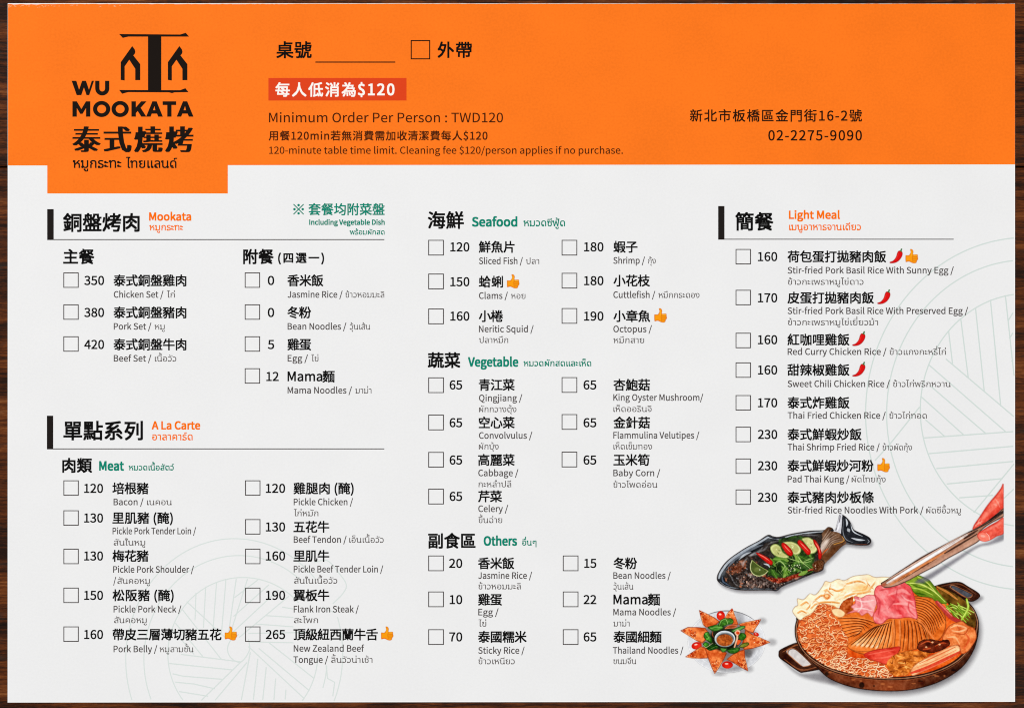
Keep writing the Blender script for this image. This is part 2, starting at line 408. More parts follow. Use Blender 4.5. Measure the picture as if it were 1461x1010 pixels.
def tabletop():
    """planks with narrow open joints, running along x, over a solid board; a joint shows left of the sheet's header"""
    v, f = [], []
    def box(x0, y0, z0, x1, y1, z1, c=0.0):
        b = len(v)
        v.extend([(x0, y0, z0), (x1, y0, z0), (x1, y1, z0), (x0, y1, z0), (x0, y0, z1 - c), (x1, y0, z1 - c), (x1, y1, z1 - c), (x0, y1, z1 - c),
                  (x0 + c, y0 + c, z1), (x1 - c, y0 + c, z1), (x1 - c, y1 - c, z1), (x0 + c, y1 - c, z1)])
        for q in ((3, 2, 1, 0), (0, 1, 5, 4), (1, 2, 6, 5), (2, 3, 7, 6), (3, 0, 4, 7), (4, 5, 9, 8), (5, 6, 10, 9), (6, 7, 11, 10), (7, 4, 8, 11), (8, 9, 10, 11)):
            f.append([b + i for i in q])
    joint = Y(238); wd = 0.155; gap = 0.0005
    for i in range(-3, 4):
        box(-0.75, joint + i * wd + gap / 2, -0.026, 0.75, joint + (i + 1) * wd - gap / 2, 0.0, 0.0003)
    box(-0.75, joint - 3 * wd, -0.05, 0.75, joint + 4 * wd, -0.0262)
    o = mesh_obj('tabletop', v, f, wood()); o['kind'] = 'structure'; return o
tabletop()

# ------------------------------------------------------------------ the menu: one sheet with everything printed on it
menu = empty('menu', None, (0, 0, PAPER_TOP))
menu['label'] = 'orange and white printed order menu of a Thai barbecue lying flat on dark wood'
menu['category'] = 'menu'
L0, R0, T0, B0 = 10.9, 1448.3, 5.5, 1001.4
def paper_sheet():
    """a card 0.4 mm thick with a slightly rounded top arris; the raw cut edge also carries a bright halo painted round the coated face"""
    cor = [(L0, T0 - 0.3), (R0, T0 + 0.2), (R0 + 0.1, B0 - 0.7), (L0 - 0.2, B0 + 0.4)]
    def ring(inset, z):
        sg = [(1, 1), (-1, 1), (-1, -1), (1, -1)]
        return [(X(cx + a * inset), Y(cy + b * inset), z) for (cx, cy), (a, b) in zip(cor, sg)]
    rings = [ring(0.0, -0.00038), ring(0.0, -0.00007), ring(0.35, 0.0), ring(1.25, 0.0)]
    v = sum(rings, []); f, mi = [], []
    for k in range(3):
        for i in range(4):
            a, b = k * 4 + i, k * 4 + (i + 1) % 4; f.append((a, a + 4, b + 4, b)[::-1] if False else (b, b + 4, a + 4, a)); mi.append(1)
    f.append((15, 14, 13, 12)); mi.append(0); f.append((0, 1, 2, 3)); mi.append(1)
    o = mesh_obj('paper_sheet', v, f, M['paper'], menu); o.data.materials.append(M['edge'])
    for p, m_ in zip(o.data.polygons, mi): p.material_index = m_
    return o
paper_sheet()

def header_band():
    rnd = random.Random(4); top = []
    x = L0 + 0.5
    while x < R0 - 0.2:
        wear = 1.5 if x < 60 else (0.9 if x < 420 else 0.55)
        top.append((x, T0 + 0.15 + wear * (0.35 + 0.65 * rnd.random()))); x += rnd.uniform(1.5, 6)
    top.append((R0 - 0.2, T0 + 0.9))
    right = [(R0 - 0.2, 234.9)]
    poly = top + right + [(325.0, 235.9), (325.0, 276.3), (67.5, 276.3), (67.5, 236.4), (L0 + 0.5, 236.4)]
    v = [(X(a), Y(b), Z_BAND) for a, b in poly]
    pts = [Vector((p[0], p[1])) for p in v]; n = len(pts)
    vv, e, ff, _, _, _ = delaunay_2d_cdt(pts, [(i, (i + 1) % n) for i in range(n)], [list(range(n))[::-1]], 1, 1e-9)
    o = mesh_obj('header_band', [(p.x, p.y, Z_BAND) for p in vv], [tuple(t) for t in ff], M['orange'], menu)
    me = o.data
    for p in me.polygons:
        if p.normal.z < 0: p.flip()
    # scuffed flecks where the print has rubbed off along the top edge
    rn = random.Random(9); fl = []
    for k in range(46):
        cx = 12 + (rn.random() ** 2.2) * 160; cy = T0 + 2.2 + rn.random() * 4.5 * (1 - 0.5 * rn.random()); r = rn.uniform(0.25, 0.9)
        fl.append([(cx + r * rn.uniform(1.0, 3.2) * math.cos(t) * 1.0, cy + 0.6 * r * math.sin(t)) for t in np.linspace(0, 2 * math.pi, 7)[:-1]])
    flat('worn_flecks', fl, ink('rubbed_orange', (255, 176, 120)), o, Z_BAND + 2e-6)
    return o
header_band()

# ---- texts: (checkbox left, checkbox top, price, price x0, x1, dish, x0, x1, centre y, captions [(text, x0, x1, baseline)], marks [(kind, x0, y0, x1, y1)])
ROWS = [
 (90.4,388.8,'350',120.5,148.3,'泰式銅盤雞肉',162.3,265.6,400.2,[('Chicken Set /',162.5,233,424.7),('ไก่',238,249.5,424.7)],[]),
 (90.4,434.3,'380',120.5,148.3,'泰式銅盤豬肉',162.3,265.6,445.8,[('Pork Set /',162.5,215.8,470.2),('หมู',220.5,235,470.2)],[]),
 (90.4,479.8,'420',120.5,148.3,'泰式銅盤牛肉',162.3,265.6,491.4,[('Beef Set /',162.5,215.8,515.7),('เนื้อวัว',221,251.5,515.7)],[]),
 (349.2,388.8,'0',382.3,391,'香米飯',410.3,461,400.2,[('Jasmine Rice /',410.5,488.6,424.7),('ข้าวหอมมะลิ',493,548.2,424.7)],[]),
 (349.2,434.3,'0',382.3,391,'冬粉',410.3,443.6,445.8,[('Bean Noodles /',410.5,494,470.2),('วุ้นเส้น',499,528,470.2)],[]),
 (349.2,479.8,'5',382.3,391,'雞蛋',410.3,443.6,491.4,[('Egg /',410.5,439.2,515.7),('ไข่',444,454.3,515.7)],[]),
 (349.2,525.3,'12',380.3,397.4,'Mama麵',410.6,477.2,537,[('Mama Noodles /',410.5,502,561.2),('มาม่า',507,530,561.2)],[]),
 (90.5,685,'120',120.3,146.8,'培根豬',160.7,211.6,696.4,[('Bacon /',162.2,204.6,720.3),('เนคอน',209.8,245,720.3)],[]),
 (90.5,727.7,'130',120.3,146.8,'里肌豬 (醃)',160.7,246.3,738.6,[('Pickle Pork Tender Loin /',160.8,279.5,761.7),('สันในหมู',162.2,207.2,777.8)],[]),
 (90.5,782.5,'130',120.3,146.8,'梅花豬',160.7,211.6,792.7,[('Pickle Pork Shoulder /',161.6,276.5,816.5),('/',161.8,165.5,832.5),('สันคอหมู',167.5,213.8,832.5)],[]),
 (90.5,837.9,'150',120.3,146.8,'松阪豬 (醃)',160.9,247.5,848.8,[('Pickle Pork Neck /',162.2,258.6,873.1),('สันคอหมู',162.8,209.3,888.4)],[]),
 (90.5,893.2,'160',120.3,146.8,'帶皮三層薄切豬五花',161,315.7,904.6,[('Pork Belly /',162.2,224.2,929.8),('หมูสามชั้น',227.7,276,929.8)],[('thumb',320.8,893.4,338.2,914)]),
 (349.7,685,'120',379.5,406.6,'雞腿肉 (醃)',419,504.3,696.4,[('Pickle Chicken /',419.2,503.5,720.3),('ไก่หมัก',419.2,454.2,736.1)],[]),
 (349.7,740.3,'130',379.5,406.6,'五花牛',419,469.5,751.3,[('Beef Tendon /',419.2,494.3,773.9),('เอ็นเนื้อวัว',498.3,547.4,773.9)],[]),
 (349.7,782.5,'160',379.5,406.6,'里肌牛',419,469.5,792.7,[('Pickle Beef Tender Loin /',419.2,546.6,816.1),('สันในเนื้อวัว',419.6,481.2,832.2)],[]),
 (349.7,837.9,'190',379.5,406.6,'翼板牛',419,469.5,848.8,[('Flank Iron Steak /',419.2,511.7,873.1),('สะโพก',419.4,453.8,888.4)],[]),
 (349.7,893.2,'265',379.5,406.6,'頂級紐西蘭牛舌',419,538.7,904.6,[('New Zealand Beef',419.2,519.5,929),('Tongue /',418.8,468,945),('ลิ้นวัวน่าเช้า',472.5,531.4,945)],[('thumb',543.8,893.4,561.2,914)]),
 (611,342.4,'120',642.7,669.5,'鮮魚片',683.4,734,352.4,[('Sliced Fish /',683.5,745.8,376.9),('ปลา',750.3,769.3,376.9)],[]),
 (611,390.5,'150',642.7,669.5,'蛤蜊',683.4,717.3,402,[('Clams /',683.5,724.4,426.4),('หอย',729,749.7,426.4)],[('thumb',723.4,391.6,741,411.8)]),
 (611,440.3,'160',642.7,669.5,'小棬',683.4,717.3,451,[('Neritic Squid /',683.5,761.2,473.9),('ปลาหมึก',683.5,725,489.3)],[]),
 (801.3,342.4,'180',833.5,860.8,'蝦子',875.5,909.3,352.3,[('Shrimp /',875.2,920,376.3),('กุ้ง',924.7,935.7,376.3)],[]),
 (801.3,389.4,'180',833.5,860.8,'小花枝',875.5,927,400.5,[('Cuttlefish /',875.2,934.7,425.1),('หมึกกระดอง',939.3,998,425.1)],[]),
 (801.3,439.6,'190',833.5,860.8,'小章魚',875.5,927.4,451,[('Octopus /',875.2,930,473.9),('หมึกสาย',875.2,919,489.5)],[('thumb',933.6,440,951.4,460.4)]),
 (611,538.3,'65',641.7,659.2,'青江菜',683.4,734,549,[('Qingjiang /',683.5,745,572.2),('ผักกวางตุ้ง',683.5,736.8,587.9)],[]),
 (611,591.4,'65',641.7,659.2,'空心菜',683.4,734,602.8,[('Convolvulus /',683.5,759.3,625.6),('ผักบุ้ง',683.2,711.5,641)],[]),
 (611,644.6,'65',641.7,659.2,'高麗菜',682.4,734,656,[('Cabbage /',682.5,739.4,679),('กะหล่ำปลี',682.7,729.3,694.8)],[]),
 (611,697,'65',641.7,659.2,'芹菜',682.4,715.9,707.8,[('Celery /',682.5,724.8,730),('ขึ้นฉ่าย',682.7,716.5,745.8)],[]),
 (801.3,538,'65',832.7,850.6,'杏鮑菇',875.5,927,549,[('King Oyster Mushroom/',875.2,1003.2,571.5),('เห็ดออรินจิ',875.2,929.7,587.5)],[]),
 (801.3,590.7,'65',832.7,850.6,'金針菇',875.5,927,602.8,[('Flammulina Velutipes /',875.2,997.6,625.3),('เห็ดเข็มทอง',875.2,930.4,641)],[]),
 (801.3,644.2,'65',832.7,850.6,'玉米筍',875.5,926.5,656,[('Baby Corn /',875.2,941.8,679),('ข้าวโพดอ่อน',875.2,937.8,695.5)],[]),
 (611,792.1,'20',641,659.3,'香米飯',682.4,733.4,803.2,[('Jasmine Rice /',682.5,759,825.2),('ข้าวหอมมะลิ',682.7,743,840.3)],[]),
 (611,843.4,'10',641.8,659.3,'雞蛋',682.4,715.9,854.9,[('Egg /',682.5,711.2,877.3),('ไข่',682.7,693.8,893.4)],[]),
 (611,897.2,'70',641.2,659.3,'泰國糯米',682.4,751.1,908,[('Sticky Rice /',682.5,748.3,931.9),('ข้าวเหนียว',682.7,734.4,947)],[]),
 (803,792.1,'15',833.8,850.6,'冬粉',875.5,908.6,803.2,[('Bean Noodles /',875.2,956.8,825.2),('วุ้นเส้น',875.2,903.6,840.6)],[]),
 (803,843.4,'22',832.9,850.6,'Mama麵',875.5,941.4,854.9,[('Mama Noodles /',875.2,964.5,877.3),('มาม่า',875.2,898.3,893.2)],[]),
 (803,897.2,'65',832.9,850.6,'泰國細麵',875.5,943.5,908,[('Thailand Noodles /',874.5,974.8,931.8),('ขนมจีน',875.2,907.6,946.8)],[]),
 (1049.5,355.4,'160',1081.6,1108.7,'荷包蛋打拋豬肉飯',1123.8,1264,366.2,[('Stir-fried Pork Basil Rice With Sunny Egg /',1123.9,1360.6,390.3),('ข้าวกะเพราหมูไข่ดาว',1124.2,1232,406.4)],[('chili',1269.8,355.2,1288,374.8),('thumb',1292,355.6,1309.8,375.6)]),
 (1049.5,413.6,'170',1081.6,1108.7,'皮蛋打拋豬肉飯',1123.8,1246.5,424.9,[('Stir-fried Pork Basil Rice With Preserved Egg /',1123.9,1381,448),('ข้าวกะเพราหมูไข่เยี่ยวม้า',1124.2,1252.8,464.1)],[('chili',1252.3,413.4,1270.5,433)]),
 (1049.5,474.8,'160',1081.6,1108.7,'紅咖哩雞飯',1123.8,1211.7,484.6,[('Red Curry Chicken Rice /',1123.9,1264.6,506.2),('ข้าวแกงกะหรี่ไก่',1269.3,1349.5,506.2)],[('chili',1216.6,473,1234.8,492.8)]),
 (1049.5,517,'160',1081.6,1108.7,'甜辣椒雞飯',1123.8,1211.7,527.7,[('Sweet Chili Chicken Rice /',1123.9,1269.4,552),('ข้าวไก่พริกหวาน',1274.2,1356.3,552)],[('chili',1216.6,516.6,1234.8,536.4)]),
 (1049.5,563.6,'170',1081.6,1108.7,'泰式炸雞飯',1123.8,1211.7,574.4,[('Thai Fried Chicken Rice /',1123.9,1263.5,597.1),('ข้าวไก่ทอด',1268.9,1322.3,597.1)],[]),
 (1049.5,608.7,'230',1081.6,1108.7,'泰式鮮蝦炒飯',1123.8,1229,619.5,[('Thai Shrimp Fried Rice /',1123.9,1254.9,642.2),('ข้าวผัดกุ้ง',1259.2,1301.2,642.2)],[]),
 (1049.5,653.9,'230',1081.6,1108.7,'泰式鮮蝦炒河粉',1123.8,1246,664.2,[('Pad Thai Kung /',1123.9,1211.7,687.8),('ผัดไทยกุ้ง',1215,1263.6,687.8)],[('thumb',1251.8,653.4,1269.5,673.5)]),
 (1049.5,698,'230',1081.6,1108.7,'泰式豬肉炒板條',1123.8,1246.5,709.2,[('Stir-fried Rice Noodles With Pork /',1123.9,1317.4,732),('ผัดซีอิ้วหมู',1321.3,1370.8,732)],[]),
]
HEADS = [ # bar x0,y0,x1,y1, rule x1, title, x0,x1,cy, english, x0,x1,base, thai, x0,x1,base
 (67.4,298.6,76.6,342.6,548.4,'銅盤烤肉',90.6,198.7,317.6,'Mookata',213.2,272.4,314.7,'หมูกระทะ',213.2,261,328.9),
 (67.0,593.0,75.9,640.8,548.3,'單點系列',91,203.3,614.2,'A La Carte',216.9,285.3,612.2,'อาลาคาร์ด',217.2,274.7,627.8),
 (1024.7,294.2,1033.6,342.1,1360.6,'簡餐',1049.6,1102.9,316.2,'Light Meal',1126,1198,312.2,'เมนูอาหารจานเดียว',1126,1228.2,328.6)]
CATS = [ # title, x0,x1,cy, english, x0,x1,base, thai, x0,x1,base
 ('主餐',90.6,134.2,366.2,None,None),
 ('附餐',347.5,390,366.2,None,('(四選一)',397.2,462,368)),
 ('肉類',89.4,131,663.7,('Meat',142,176.4,670.7),('หมวดเนื้อสัตว์',183.7,248.2,670.7)),
 ('海鮮',610.8,661.3,314.3,('Seafood',673.8,737.6,323),('หมวดซีฟู้ด',746.9,806,323)),
 ('蔬菜',610.8,656.3,513.8,('Vegetable',668.2,739,522.6),('หมวดผักสดและเห็ด',747.1,843.4,522.4)),
 ('副食區',611.4,678,771.2,('Others',690.6,737.2,777.7),('อื่นๆ',745.1,765.3,777.7))]
FIXED = ('桌號外帶每人低消為$120Minimum Order Per Person : TWD120用餐120min若無消費需加收清潔費每人$120'
         '120-minute table time limit. Cleaning fee $120/person applies if no purchase.新北市板橋區金門街16-2號02-2275-9090泰式燒烤※套餐均附菜盤Including Vegetable Dish'
         'หมูกระทะ ไทยแลนด์พร้อมผักสด')
ALL = FIXED
for r in ROWS: ALL += r[2] + r[5] + ''.join(c[0] for c in r[9])
for h in HEADS: ALL += h[5] + h[9] + h[13]
for c in CATS: ALL += c[0] + ''.join(t[0] for t in c[4:] if t)
prepare([c for c in ALL if not is_thai(c)], 'han'); prepare([c for c in ALL if is_thai(c)], 'thai'); add_loops()

# ---- header
logo = empty('logo', menu)
k = 8.786
def LG(p): return [(150 + x / k, 30 + y / k) for x, y in p]
hut = [(340, 318), (372, 362), (379, 392), (371, 415), (354, 436), (440, 545), (440, 745), (378, 745), (378, 604), (303, 490), (245, 572), (245, 750), (196, 742), (196, 520)]
def fill(name, polys, mat, parent, z):
    """like flat(), for outlines that are not convex"""
    V, F = [], []
    for kk, p in enumerate(polys):
        pts = [Vector(q) for q in p]; n = len(pts)
        vv, e, ff, _, _, _ = delaunay_2d_cdt(pts, [(i, (i + 1) % n) for i in range(n)], [list(range(n)) if area2(np.array(p)) > 0 else list(range(n))[::-1]], 1, 1e-7)
        b = len(V); V += [(X(q.x), Y(q.y), z + kk * 1e-6) for q in vv]; F += [tuple(b + i for i in t) for t in ff]
    o = mesh_obj(name, V, F, mat, parent)
    for p in o.data.polygons:
        if p.normal.z < 0: p.flip()
    return o
sym = [LG([(175, 168), (940, 174), (1010, 153), (1053, 200), (290, 200), (222, 216)]), LG([(175, 868), (940, 871), (1006, 847), (1045, 895), (870, 898), (838, 908), (800, 898), (290, 895), (213, 916)]),
       LG([(538, 190), (704, 190), (704, 880), (538, 880)]), LG(hut), LG([(x + 591, y) for x, y in hut])]
fill('symbol', sym, M['logo'], logo, Z_TEXT)
def wordmark():
    P = []
    q = lambda pts: [(x / 3.4816, y / 3.4816) for x, y in pts]
    P.append(q([(356, 403), (379, 403), (393, 447), (408, 403), (427, 403), (442, 447), (456, 403), (467, 403), (443, 474), (430, 474), (417, 436), (404, 474), (381, 474)]))
    def arc(cx, cy, r, a0, a1, n=10, ry=None): return [(cx + r * math.cos(math.radians(a)), cy + (ry or r) * math.sin(math.radians(a))) for a in np.linspace(a0, a1, n)]
    P.append(q([(473, 403), (494, 403)] + [(494, 441)] + arc(508, 441, 14, 180, 0, 9, 15)[0:] + [(522, 403), (543, 403)] + arc(508, 441, 35, 0, 180, 14, 35) + []))
    P.append(q([(360 + (x - 360) * 1.135, y) for x, y in [(360, 505), (379, 505), (399, 543), (419, 505), (438, 505), (438, 581), (419.5, 581), (419.5, 538), (404, 567), (394, 567), (379, 538), (379, 581), (360, 581)]]))
    for cx in (505, 597):
        for a in (90, 270): P.append(q(arc(cx, 543, 43, a, a + 180, 21, 40) + arc(cx, 543, 22, a + 180, a, 21, 21)))
    P.append(q([(653, 505), (675, 505), (675, 535), (701, 505), (728, 505), (699, 537), (727, 581), (702, 581), (684, 553), (675, 563), (675, 581), (653, 581)]))
    for a0 in (726, 878):
        P.append(q([(a0 + 31, 505), (a0 + 52, 505), (a0 + 83, 581), (a0 + 60, 581), (a0 + 54, 566), (a0 + 46, 551), (a0 + 41.5, 528), (a0 + 34, 549), (a0 + 28, 566), (a0 + 22, 581), (a0, 581)]))
        P.append(q([(a0 + 33, 549), (a0 + 50, 549), (a0 + 57, 566), (a0 + 26, 566)]))
    P.append(q([(808, 505), (875, 505), (875, 523), (852, 523), (852, 581), (831, 581), (831, 523), (808, 523)]))
    return P
fill('wordmark', wordmark(), M['logo'], logo, Z_TEXT)
letter('chinese_lettering', '泰式燒烤', 104.8, 274.2, M['logo'], logo, cy=199.2, size=40, boldx=(-1.9, -1.2, -0.45, 0.45, 1.2, 1.9))
letter('thai_lettering', 'หมูกระทะ', 104, 173, M['logo'], logo, base=239.8, size=None, bold=0.18)
letter('thai_lettering', 'ไทยแลนด์', 180, 252.6, M['logo'], logo, base=239.8, size=None, bold=0.18)
fld = empty('table_number_field', menu)
letter('lettering', '桌號', 394.7, 444.2, M['black'], fld, cy=71.6, size=25.5, bold=0.5)
flat('blank_line', [rect(450, 88.3, 564, 89.9)], M['black'], fld)
opt = empty('takeaway_option', menu)
flat('checkbox', frame_polys(586, 57.7, 613.8, 85.2, 1.5), M['darkbrown'], opt)
letter('lettering', '外帶', 624.7, 672.8, M['black'], opt, cy=71.6, size=24.5, bold=0.5)
ban = flat('minimum_charge_banner', [rect(383, 111.7, 580, 143.9)], M['red'], menu, Z_BANNER)
letter('lettering', '每人低消為', 393.3, 507.3, M['white'], ban, cy=128.2, size=21.6, bold=0.45)
letter('lettering', '$120', 511, 562.4, M['white'], ban, base=136, size=21.5, bold=0.55, track=True)
letter('fine_print', 'Minimum Order Per Person : TWD120', 383.9, 717.6, M['brown'], menu, base=174.9, size=18.4, bold=0.1)
letter('fine_print', '用餐120min若無消費需加收清潔費每人$120', 383.6, 695.4, M['brown'], menu, cy=193.9, size=15.0, bold=0.25)
letter('fine_print', '120-minute table time limit. Cleaning fee $120/person applies if no purchase.', 384, 888.6, M['brown'], menu, base=219.7, size=13.6, bold=0.1)
letter('address', '新北市板橋區金門街16-2號', 984.6, 1229.5, M['darkbrown'], menu, cy=165.3, size=18.9, bold=0.25)
letter('phone_number', '02-2275-9090', 1096.4, 1229.5, M['darkbrown'], menu, base=200.6, size=19.2, bold=0.25, track=True)
note = empty('set_meal_note', menu)
letter('lettering', '※', 418.6, 433.4, M['green'], note, cy=298.8, bold=0.2)
letter('lettering', '套餐均附菜盤', 440.4, 548.6, M['green'], note, cy=298.8, bold=0.3)
letter('english_lettering', 'Including Vegetable Dish', 441.5, 548.6, M['green'], note, base=320.8, size=9.6, bold=0.3)
letter('thai_lettering', 'พร้อมผักสด', 498.8, 548.6, M['green'], note, base=334.9, bold=0.1)
for (x0, y0, x1, y1, rx, t, tx0, tx1, cy, en, ex0, ex1, eb, th, hx0, hx1, hb) in HEADS:
    h = empty('section_heading', menu)
    flat('marker_bar', [rect(x0, y0, x1, y1)], M['bar'], h)
    flat('rule_line', [rect(x1, y1 - 1.2, rx, y1)], M['box'], h)
    letter('title', t, tx0, tx1, M['black'], h, cy=cy, bold=0.62)
    letter('english_subtitle', en, ex0, ex1, M['orange_ink'], h, base=eb, size=15, bold=0.46)
    letter('thai_subtitle', th, hx0, hx1, M['orange_ink'], h, base=hb, bold=0.12)
for t, x0, x1, cy, en, th in CATS:
    h = empty('category_heading', menu)
    letter('title', t, x0, x1, M['black'], h, cy=cy, bold=0.55)
    if en: letter('english_title', en[0], en[1], en[2], M['green'], h, base=en[3], size=17.2, bold=0.56)
    if th and is_thai(th[0]): letter('thai_title', th[0], th[1], th[2], M['green'], h, base=th[3], bold=0.12)
    elif th: letter('choice_note', th[0], th[1], th[2], M['black'], h, cy=th[3], size=16.0, bold=0.45)

# ---- emoji-like print marks
def chili_mark(par, x0, y0, x1, y1):
    z = (300 / (x1 - x0) , x0 - 0.4, y0 - 0.2)
    k_ = z[0]
    P = Print((-12, -12, 335, 380), z, 0.42)
    def q(p): return [((x - 365) * (300 / 312.0), (y - 178) * (340 / 357.0)) for x, y in p]
    P.poly(q([(365, 510), (395, 497), (440, 480), (490, 430), (525, 370), (548, 290), (575, 240), (610, 228), (650, 245), (676, 280), (674, 330), (650, 390), (600, 460), (540, 505), (470, 530), (400, 535), (368, 528)]), (222, 16, 18), soft=0.9, edge=((165, 8, 10), 1.6, 0.55))
    P.stroke(q([(580, 270), (565, 330), (535, 400), (490, 455)]), 26, (245, 70, 55), 0.55, 0.7, lock=True)
    P.poly(q([(600, 236), (625, 222), (640, 182), (668, 178), (664, 205), (655, 232), (672, 262), (640, 252)]), (52, 120, 52), soft=0.8)
    P.emit('chili_icon', par)
def thumb_mark(par, x0, y0, x1, y1):
    z = (310 / (x1 - x0), x0, y0)
    P = Print((-14, -14, 330, 385), z, 0.42)
    def q(p): return [((x - 780) * (310 / 312.0), (y - 184) * (352 / 380.0)) for x, y in p]
    P.poly(q([(900, 188), (930, 186), (962, 215), (972, 260), (968, 328), (1060, 328), (1082, 345), (1080, 390), (1090, 420), (1084, 465), (1062, 490), (1050, 540), (1010, 560), (950, 552), (890, 520), (850, 512), (800, 526), (784, 510), (782, 365), (800, 350), (860, 352), (895, 310), (912, 260), (900, 210)]),
           (252, 158, 16), soft=0.9, edge=((226, 112, 8), 1.5, 0.7), n=3)
    for a, b in (((965, 385), (1075, 390)), ((965, 440), (1080, 436)), ((975, 490), (1058, 490))): P.stroke(q([a, b]), 16, (214, 104, 10), 0.8, lock=True)
    P.stroke(q([(958, 350), (950, 420), (962, 520)]), 18, (222, 118, 12), 0.75, lock=True)
    P.stroke(q([(985, 352), (1060, 354)]), 18, (255, 200, 60), 0.8, lock=True)
    P.stroke(q([(800, 516), (850, 505), (905, 520)]), 20, (238, 100, 18), 0.75, lock=True)
    P.dab(*q([(930, 300)])[0], 22, 70, (255, 186, 40), 0.5)
    P.emit('thumbs_up_icon', par)
for (bx, by, pr, p0, p1, dish, d0, d1, cy, caps, marks) in ROWS:
    e = empty('menu_entry', menu)
    wd = 22.3 if 600 < bx < 900 else 21.9
    flat('checkbox', frame_polys(bx, by, bx + wd, by + wd, 1.25), M['box'], e)
    letter('price', pr, p0, p1, M['black'], e, base=cy + 6.3, size=17.0, bold=0.28)
    if dish.startswith('Mama'):
        letter('dish_name', 'Mama', d0, d1 - 17.6, M['black'], e, base=cy + 6.5, size=18.2, bold=0.35)
        letter('dish_name', '麵', d1 - 16.9, d1, M['black'], e, cy=cy, bold=0.35)
    else:
        letter('dish_name', dish, d0, d1, M['black'], e, cy=cy, size=17.8, bold=0.36)
    for c, c0, c1, b in caps:
        if is_thai(c): letter('thai_translation', c, c0, c1, M['thai_grey'], e, base=b, size=12.0)
        else: letter('english_translation', c, c0, c1, M['grey'], e, base=b, size=12.4, bold=0.15)
    for kind, a, b, c, d in marks: (chili_mark if kind == 'chili' else thumb_mark)(e, a, b, c, d)

# ------------------------------------------------------------------ pale line drawings of a grill pan behind the lists
def strips(name, lines, zoom, wd, mat, parent):
    k, ox, oy = zoom; V, F = [], []; n = 0
    for pts in lines:
        p = np.array([(ox + x / k, oy + y / k) for x, y in pts], float)
        q = []                                     # resample, then keep what lies on the sheet
        for a, b in zip(p[:-1], p[1:]):
            m = max(1, int(np.hypot(*(b - a)) / 3)); q += [a + (b - a) * t / m for t in range(m)]
        q.append(p[-1]); q = np.array(q)
        ok = (q[:, 0] < 1446.8) & (q[:, 1] < 999.8); run = []
        runs = []
        for i, g in enumerate(ok):
            if g: run.append(q[i])
            elif run: runs.append(run); run = []
        if run: runs.append(run)
        for r in runs:
            if len(r) < 2: continue
            r = np.array(r); d = np.gradient(r, axis=0); d /= np.maximum(np.hypot(d[:, 0], d[:, 1]), 1e-9)[:, None]
            nn = np.column_stack([-d[:, 1], d[:, 0]]) * wd / 2; b = len(V); z = Z_LINE + n * 2e-7; n += 1
            for a_, c_ in zip(r - nn, r + nn): V += [(X(a_[0]), Y(a_[1]), z), (X(c_[0]), Y(c_[1]), z)]
            F += [(b + 2 * i, b + 2 * i + 1, b + 2 * i + 3, b + 2 * i + 2)[::-1] for i in range(len(r) - 1)]
    o = mesh_obj(name, V, F, mat, parent)
    for p in o.data.polygons:
        if p.normal.z < 0: p.flip()
    return o
def ell(cx, cy, rx, ry, a0, a1, n=60): return [(cx + rx * math.cos(math.radians(a)), cy + ry * math.sin(math.radians(a))) for a in np.linspace(a0, a1, n)]
strips('grill_pan_line_drawing', [
    ell(615, 750, 580, 645, 155, 318), ell(640, 750, 508, 555, 155, 310), ell(660, 720, 400, 408, 140, 318), ell(660, 720, 400, 408, 0, 42),
    ell(615, 720, 578, 640, -18, 26), ell(640, 740, 470, 520, 5, 18), smooth_pts([(1040, 232), (1110, 222), (1170, 285), (1212, 350), (1192, 400), (1140, 452)], False).tolist(), [(1085, 470), (1150, 500)],
    smooth_pts([(690, 640), (695, 700), (650, 762), (598, 742), (578, 692), (600, 640), (640, 615)], False).tolist(),
    [(410, 395), (405, 540)], [(462, 360), (450, 580)], [(520, 335), (500, 600)], [(570, 322), (545, 620)], [(625, 318), (585, 600)], [(685, 320), (600, 590)],
    [(740, 325), (615, 420)], [(800, 350), (610, 520)], [(850, 378), (600, 610)], [(905, 412), (640, 632)], [(870, 470), (930, 480)], [(780, 515), (930, 525)], [(730, 560), (930, 575)], [(690, 610), (1040, 604)], [(690, 655), (930, 660)],
    [(360, 440), (575, 640)], [(335, 480), (545, 748)], [(300, 555), (450, 738)], [(285, 590), (400, 722)], [(330, 722), (650, 762)], [(265, 770), (610, 805)], [(285, 825), (340, 838), (555, 855)], [(300, 870), (400, 880), (510, 905)], [(320, 920), (475, 945)],
    [(682, 765), (505, 975)], [(650, 762), (430, 975)], [(700, 710), (650, 975)], [(740, 745), (715, 975)], [(785, 790), (765, 975)], [(835, 850), (825, 975)], [(890, 910), (885, 975)], [(690, 680), (985, 955)], [(745, 690), (1015, 915)], [(800, 660), (1040, 850)], [(1105, 780), (1112, 850), (1150, 870), (1140, 945)],
], (3.7405, 170, 740), 1.5, M['sage2'], menu)
